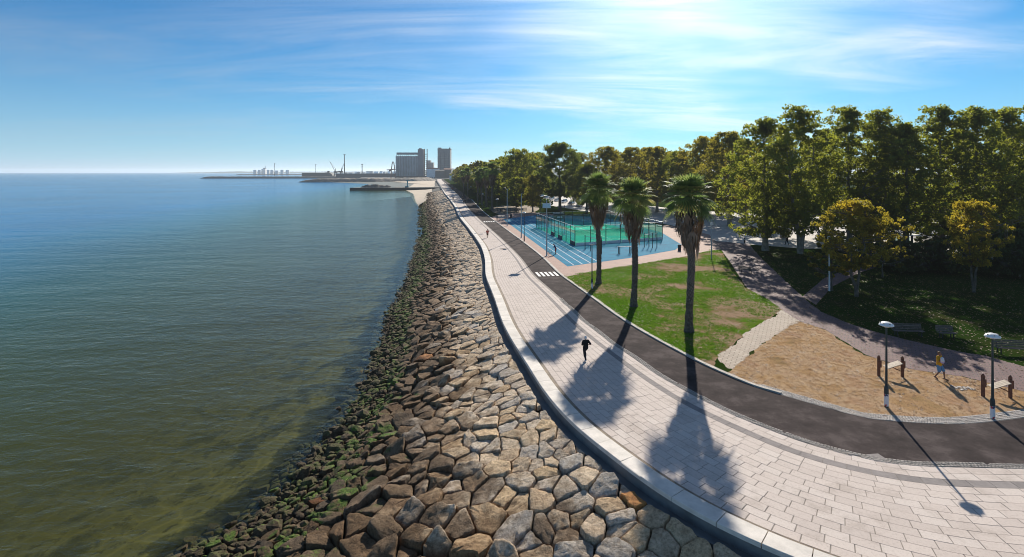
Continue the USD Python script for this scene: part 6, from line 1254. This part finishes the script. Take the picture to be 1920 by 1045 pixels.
def person(loc, rz, label, top, bottom, skin, hairm, pose, long_legs=True, sleeves=0.5, shoes=None, hat=None, scale=1.0, near=False, lean=0.0, group=None):
    """pose: joint positions for both legs (knee, ankle) and arms (elbow, wrist); the figure faces +y"""
    t = thing('person', label, 'person', loc, rz, group); S = lambda *p: np.array(p) * scale; n = 14 if near else 10
    lz = lambda p: p + np.array([0, lean * max(0, p[2] - 0.95 * scale), -0.25 * lean ** 2 * max(0, p[2] - 0.95 * scale)])
    hip = {s: S(0.095 * s, 0, 0.92) for s in (-1, 1)}; sh = {s: lz(S(0.185 * s, -0.01, 1.43)) for s in (-1, 1)}
    kn = {s: S(*pose['knee'][s]) for s in (-1, 1)}; an = {s: S(*pose['ankle'][s]) for s in (-1, 1)}; el = {s: lz(S(*pose['elbow'][s])) for s in (-1, 1)}; wr = {s: lz(S(*pose['wrist'][s])) for s in (-1, 1)}
    pel, wst, chs, nk = S(0, 0, 0.95), lz(S(0, 0.0, 1.12)), lz(S(0, 0, 1.33)), lz(S(0, 0.0, 1.50)); hd = lz(S(0, 0.03, 1.635))
    body = m3.Manifold.batch_hull([ball(pel + S(0.07, 0, 0), 0.11 * scale, n), ball(pel - S(0.07, 0, 0), 0.11 * scale, n), ball(wst + S(0.05, 0, 0), 0.10 * scale, n), ball(wst - S(0.05, 0, 0), 0.10 * scale, n)]) + m3.Manifold.batch_hull([ball(wst + S(0.05, 0, 0), 0.10 * scale, n), ball(wst - S(0.05, 0, 0), 0.10 * scale, n), ball(chs + S(0.08, 0, 0), 0.10 * scale, n), ball(chs - S(0.08, 0, 0), 0.10 * scale, n), ball(sh[1] - S(0.03, 0, 0), 0.06 * scale, n), ball(sh[-1] + S(0.03, 0, 0), 0.06 * scale, n)])
    body = body + chain([chs, nk, hd - S(0, 0.01, 0.05)], [0.07 * scale, 0.055 * scale, 0.055 * scale], n)
    head = m3.Manifold.batch_hull([ball(hd + S(0, -0.015, 0.035), 0.088 * scale, n), ball(hd + S(0, 0.015, -0.02), 0.075 * scale, n), ball(hd + S(0, 0.045, -0.085), 0.038 * scale, n)])
    nose = m3.Manifold.batch_hull([ball(hd + S(0, 0.09, 0.0), 0.010 * scale, 8), ball(hd + S(0, 0.108, -0.032), 0.014 * scale, 8)])
    ears = ball(hd + S(0.088, -0.01, -0.015), 0.022 * scale, 8) + ball(hd + S(-0.088, -0.01, -0.015), 0.022 * scale, 8)
    body = body + head + nose + ears
    for s in (-1, 1):
        ft = pose['foot'][s]; toe = an[s] + S(*ft); heel = an[s] - S(ft[0] * 0.35, ft[1] * 0.35, 0.03)
        body = body + chain([hip[s], kn[s], an[s]], [0.088 * scale, 0.056 * scale, 0.040 * scale], n) + m3.Manifold.batch_hull([ball(an[s] + S(0, 0, -0.03), 0.042 * scale, n), ball(heel, 0.035 * scale, n), ball(toe, 0.030 * scale, n)])
        body = body + chain([sh[s], el[s], wr[s]], [0.058 * scale, 0.042 * scale, 0.028 * scale], n)
        body = body + (hand(wr[s], wr[s] - el[s], s, 8) if near else m3.Manifold.batch_hull([ball(wr[s], 0.026 * scale, 8), ball(wr[s] + (wr[s] - el[s]) / np.linalg.norm(wr[s] - el[s]) * 0.12, 0.024 * scale, 8)]))
    obj('body', fin(body, 0.022 if near else 0.06, 6), skin, t, smooth=True)
    e = 0.018 * scale
    tp = m3.Manifold.batch_hull([ball(pel + S(0.07, 0, -0.02), 0.118 * scale + e, n), ball(pel - S(0.07, 0, 0.02), 0.118 * scale + e, n), ball(wst + S(0.055, 0, 0), 0.105 * scale + e, n), ball(wst - S(0.055, 0, 0), 0.105 * scale + e, n)]) + m3.Manifold.batch_hull([ball(wst + S(0.055, 0, 0), 0.105 * scale + e, n), ball(wst - S(0.055, 0, 0), 0.105 * scale + e, n), ball(chs + S(0.085, 0, 0), 0.10 * scale + e, n), ball(chs - S(0.085, 0, 0), 0.10 * scale + e, n), ball(sh[1] - S(0.03, 0, 0), 0.06 * scale + e, n), ball(sh[-1] + S(0.03, 0, 0), 0.06 * scale + e, n)])
    for s in (-1, 1):
        q = sh[s] + (el[s] - sh[s]) * min(1, sleeves * 1.6); tp = tp + chain([sh[s], q], [0.064 * scale + e, 0.058 * scale + e], n)
        if sleeves > 0.7: tp = tp + chain([el[s], el[s] + (wr[s] - el[s]) * 0.9], [0.050 * scale + e, 0.038 * scale + e], n)
    obj('shirt', fin(tp, 0.025 if near else 0.07, 5), top, t, smooth=True)
    bt = m3.Manifold.batch_hull([ball(pel + S(0.07, 0, 0.02), 0.112 * scale + e * 0.6, n), ball(pel + S(-0.07, 0, 0.02), 0.112 * scale + e * 0.6, n), ball(hip[1], 0.095 * scale + e, n), ball(hip[-1], 0.095 * scale + e, n)])
    for s in (-1, 1):
        bt = bt + (chain([hip[s], kn[s], an[s] + S(0, 0, 0.03)], [0.092 * scale + e, 0.062 * scale + e, 0.052 * scale + e * 0.6], n) if long_legs else chain([hip[s], hip[s] + (kn[s] - hip[s]) * 0.86], [0.092 * scale + e, 0.082 * scale + e], n))
    obj('trousers' if long_legs else 'shorts', fin(bt, 0.025 if near else 0.07, 5), bottom, t, smooth=True)
    for s in (-1, 1):
        ft = pose['foot'][s]; toe = an[s] + S(*ft); heel = an[s] - S(ft[0] * 0.35, ft[1] * 0.35, 0.03)
        obj('shoe', fin(m3.Manifold.batch_hull([ball(an[s] + S(0, 0, -0.03), 0.050 * scale, n), ball(heel, 0.044 * scale, n), ball(toe, 0.040 * scale, n)]), 0.03, 3), shoes or mt_cdark, t, smooth=True)
    hr = m3.Manifold.batch_hull([ball(hd + S(0, -0.025, 0.045), 0.094 * scale, n), ball(hd + S(0, -0.045, -0.01), 0.078 * scale, n)])
    hr = hr - m3.Manifold.cube([0.4, 0.4, 0.4]).translate([float(x) for x in (hd + S(-0.2, 0.055, -0.37))])
    if hat is not None:
        obj('cap', fin(hr + m3.Manifold.batch_hull([ball(hd + S(0.05, 0.09, 0.06), 0.012 * scale, 8), ball(hd + S(-0.05, 0.09, 0.06), 0.012 * scale, 8), ball(hd + S(0.04, 0.16, 0.045), 0.010 * scale, 8), ball(hd + S(-0.04, 0.16, 0.045), 0.010 * scale, 8)]), 0.03, 3), hat, t, smooth=True)
    else: obj('hair', fin(hr, 0.03, 3), hairm, t, smooth=True)
    if near:
        for s in (-1, 1): b = trimesh.creation.icosphere(1, 0.011); b.apply_translation(hd + S(0.034 * s, 0.082, 0.005)); obj('eye', b, mt_eye, t)
        b = trimesh.creation.box([0.045, 0.01, 0.010]); b.apply_translation(hd + S(0, 0.083, -0.062)); obj('mouth', b, mt_cred, t)
    return t
WALK = dict(knee={1: (0.095, 0.20, 0.52), -1: (-0.095, 0.02, 0.49)}, ankle={1: (0.095, 0.27, 0.10), -1: (-0.09, -0.24, 0.16)}, foot={1: (0.02, 0.17, -0.06), -1: (-0.02, 0.13, -0.13)}, elbow={1: (0.27, -0.10, 1.15), -1: (-0.27, 0.06, 1.16)}, wrist={1: (0.27, 0.06, 0.95), -1: (-0.24, 0.24, 1.0)})
RUN = dict(knee={1: (0.085, 0.30, 0.60), -1: (-0.09, 0.02, 0.50)}, ankle={1: (0.06, 0.10, 0.34), -1: (-0.05, -0.12, 0.10)}, foot={1: (0.0, 0.13, -0.10), -1: (0.0, 0.15, -0.065)}, elbow={1: (0.31, -0.20, 1.20), -1: (-0.31, -0.06, 1.17)}, wrist={1: (0.25, 0.04, 1.13), -1: (-0.20, 0.16, 1.20)})
STAND = dict(knee={1: (0.10, 0.03, 0.50), -1: (-0.11, 0.02, 0.50)}, ankle={1: (0.11, -0.02, 0.09), -1: (-0.13, 0.0, 0.09)}, foot={1: (0.04, 0.17, -0.055), -1: (-0.04, 0.17, -0.055)}, elbow={1: (0.25, 0.10, 1.16), -1: (-0.25, 0.10, 1.16)}, wrist={1: (0.14, 0.34, 1.12), -1: (-0.14, 0.34, 1.12)})
CARRY = dict(knee={1: (0.10, 0.05, 0.50), -1: (-0.11, 0.20, 0.53)}, ankle={1: (0.10, -0.18, 0.13), -1: (-0.12, 0.24, 0.10)}, foot={1: (0.03, 0.14, -0.10), -1: (-0.04, 0.17, -0.06)}, elbow={1: (0.27, 0.06, 1.17), -1: (-0.28, -0.02, 1.16)}, wrist={1: (0.16, 0.24, 1.33), -1: (-0.28, 0.10, 0.94)})
gz = 0.004
person((*W(1098, 677)[:2], gz), 0.35, 'man in black shirt and trousers with white cap and shoes running on the promenade', mt_cblack, mt_cdark, mt_skin, mt_hair, RUN, True, 0.5, mt_cwhite, mt_cwhite, 1.04, True)
yl = W(1761, 711)
person((*yl[:2], gz), math.pi + 0.5, 'man in yellow shirt and blue shorts walking over the dry grass with a bundle', mt_cyel, mt_cjean, mt_skin_d, mt_hairb, CARRY, False, 0.5, mt_skin_d, None, 1.06, True)
bd = thing('bundle', 'white and lilac bundle held against the shoulder of the man in yellow', 'bundle', (*yl[:2], 0), math.pi + 0.5)
obj('wrap', fin(m3.Manifold.batch_hull([ball((0.20, 0.26, 1.26), 0.10), ball((0.20, 0.25, 1.50), 0.095), ball((0.23, 0.28, 1.38), 0.115)]), 0.04, 4), mt_cwhite, bd, smooth=True); obj('lilac_band', fin(m3.Manifold.batch_hull([ball((0.20, 0.262, 1.28), 0.118), ball((0.20, 0.262, 1.34), 0.122)]), 0.04, 4), mt_lilac, bd, smooth=True)
person((*W(914, 446)[:2], gz), math.pi + 0.15, 'walker in a coral top and dark shorts on the promenade near the far crossing', mt_cpink, mt_olive, mt_skin, mt_hairb, WALK, False, 0.5, mt_cdark, None, 1.04)
person((*W(1042, 477)[:2], 0.01), 1.2, 'man in navy shirt and red shorts bending beside the bicycle', mt_cnavy, mt_cred, mt_skin_d, mt_hair, STAND, False, 0.5, mt_cdark, None, 1.05, False, 0.45)
person((*W(849.5, 376.5)[:2], gz), 0.2, 'lone far walker in black on the promenade before the bend', mt_cblack, mt_cdark, mt_skin, mt_hair, WALK, True, 0.95, None, None, 1.05)
person((*W(869, 381.5)[:2], gz), 0.1, 'far walker in grey, left of a pair at the road edge', mt_cgrey, mt_cdark, mt_skin, mt_hair, WALK, True, 0.95)
person((*W(872, 382)[:2], gz), 0.1, 'far walker in black, right of a pair at the road edge', mt_cblack, mt_cdark, mt_skin, mt_hair, WALK, True, 0.95, None, None, 1.06)
person((*W(843.5, 356)[:2], gz), 0.2, 'distant walker in navy, left of three in the bend of the promenade', mt_cnavy, mt_cdark, mt_skin, mt_hair, WALK, True, 0.95)
person((*W(845.5, 357.5)[:2], gz), 3.0, 'distant walker in black, middle of three in the bend of the promenade', mt_cblack, mt_cdark, mt_skin, mt_hair, WALK, True, 0.95)
person((*W(848, 357)[:2], gz), 0.2, 'distant walker in red, right of three in the bend of the promenade', mt_cred, mt_cdark, mt_skin, mt_hair, WALK, True, 0.95)
person((*W(836, 347.5)[:2], gz), 0.1, 'tiny walker in pale clothes at the far end of the promenade', mt_cwhite, mt_cdark, mt_skin, mt_hair, WALK, True, 0.95)
person((*W(833, 346)[:2], gz), 0.1, 'tiny walker in dark clothes at the far end of the promenade', mt_cblack, mt_cdark, mt_skin, mt_hair, WALK, True, 0.95)
person((*W(867, 371.5)[:2], 0.01), 0.1, 'far walker in dark clothes on the cycle road', mt_cgrey, mt_cdark, mt_skin, mt_hair, WALK, True, 0.95)
person((*W(1476, 459)[:2], 0.0), 1.7, 'dark clothed walker striding across the square between the trunks', mt_cblack, mt_cdark, mt_skin_d, mt_hair, WALK, True, 0.95, None, None, 1.08)

# ------------------------------------------------------------------ fallen leaves and grass tufts, air
g = np.random.default_rng(99)
def scatter(name, poly, n, proto, m, label, z, smin=0.7, smax=1.4, dens=None):
    x0, y0, x1, y1 = poly.bounds; P = np.c_[g.uniform(x0, x1, n * 3), g.uniform(y0, y1, n * 3)]; P = P[shapely.contains_xy(poly, P[:, 0], P[:, 1])]
    if dens is not None: P = P[g.random(len(P)) < dens(P)]
    P = P[:n]
    pi = UsdGeom.PointInstancer.Define(stage, '/World/' + name); pr = usdkit.mesh(stage, '/World/%s/blade' % name, proto, m)
    pi.CreatePrototypesRel().SetTargets([pr.GetPath()]); k = len(P); a = g.uniform(0, 2 * np.pi, k); s = g.uniform(smin, smax, k)
    pi.CreateProtoIndicesAttr(Vt.IntArray.FromNumpy(np.zeros(k, np.int32))); pi.CreatePositionsAttr(Vt.Vec3fArray.FromNumpy(np.c_[P, np.full(k, z)].astype(np.float32)))
    pi.CreateOrientationsAttr(Vt.QuathArray([Gf.Quath(float(math.cos(q / 2)), 0.0, 0.0, float(math.sin(q / 2))) for q in a])); pi.CreateScalesAttr(Vt.Vec3fArray.FromNumpy(np.repeat(s[:, None], 3, 1).astype(np.float32)))
    tag(pi, label, kind='stuff')
def tuft(n, h, r, seed):
    q = np.random.default_rng(seed); V, F = [], []
    for k in range(n):
        a = q.uniform(0, 6.28); p = np.array([q.normal(0, r), q.normal(0, r), 0]); d = np.array([math.cos(a), math.sin(a), 0]); e = np.array([-d[1], d[0], 0]) * 0.012; L = h * q.uniform(0.6, 1.2); i = len(V)
        V += [p - e, p + e, p + d * L * 0.35 + [0, 0, L * 0.7] , p + d * L * 0.75 + [0, 0, L]]; F += [[i, i + 1, i + 2], [i + 1, i + 3, i + 2]]
    return trimesh.Trimesh(np.array(V), F, process=False)
mt_tuft = leaf_mat('grass_blade', [(0, (0.07, 0.15, 0.014)), (0.6, (0.10, 0.19, 0.02)), (1, (0.2, 0.22, 0.05))], trans=0.45, gain=1.6); mt_straw = leaf_mat('straw_blade', [(0, (0.40, 0.27, 0.15)), (0.6, (0.52, 0.37, 0.22)), (1, (0.62, 0.48, 0.30))], trans=0.3, gain=1.2); mt_litter = leaf_mat('fallen_leaf', [(0, (0.16, 0.08, 0.03)), (0.6, (0.30, 0.17, 0.05)), (1, (0.42, 0.28, 0.08))], trans=0.2, gain=1.2)
lawn_d = lambda P: np.clip((0.60 - meshkit.fbm(np.c_[P * 0.14, 0 * P[:, 0]], 3, 21)) * 9, 0.05, 1)
scatter('grass_tufts', lawn.buffer(-0.15), 14000, tuft(8, 0.08, 0.10, 1), mt_tuft, 'short grass blades of the sunlit lawn', -0.004, dens=lawn_d)
scatter('straw_tufts', dry.buffer(-0.1), 9000, tuft(6, 0.035, 0.11, 2), mt_straw, 'dry straw blades on the ochre field', -0.004)
lf_ = trimesh.Trimesh(np.array([[-0.07, 0, 0.005], [0, -0.05, 0.02], [0.08, 0, 0.01], [0, 0.05, 0.025]]), [[0, 1, 2], [0, 2, 3]], process=False)
shade_poly = Polygon([W(x, y)[:2] for x, y in [(1400, 470), (1930, 500), (1960, 760), (1700, 700), (1540, 620), (1380, 560)]])
scatter('fallen_leaves', shade_poly, 9000, lf_, mt_litter, 'fallen brown and yellow leaves under the trees', 0.006)
scatter('leaf_litter', unary_union([lawn, dry]).buffer(-0.3), 3500, lf_, mt_litter, 'scattered dry leaves on the lawn and the straw field', 0.004)
hz = trimesh.creation.box([33600, 33600, 112.0]); hz.apply_translation([0, 0, 44.0])
mt_haze = usdkit.material(stage, '/World/Looks/haze_air', {'v': ('principled_volume', dict(color=(0.80, 0.90, 1.0), density=0.00007, anisotropy=0.35))}, [], volume='v.volume')
tag(usdkit.mesh(stage, '/World/haze', hz, mt_haze), 'thin summer haze over the bay', kind='stuff')
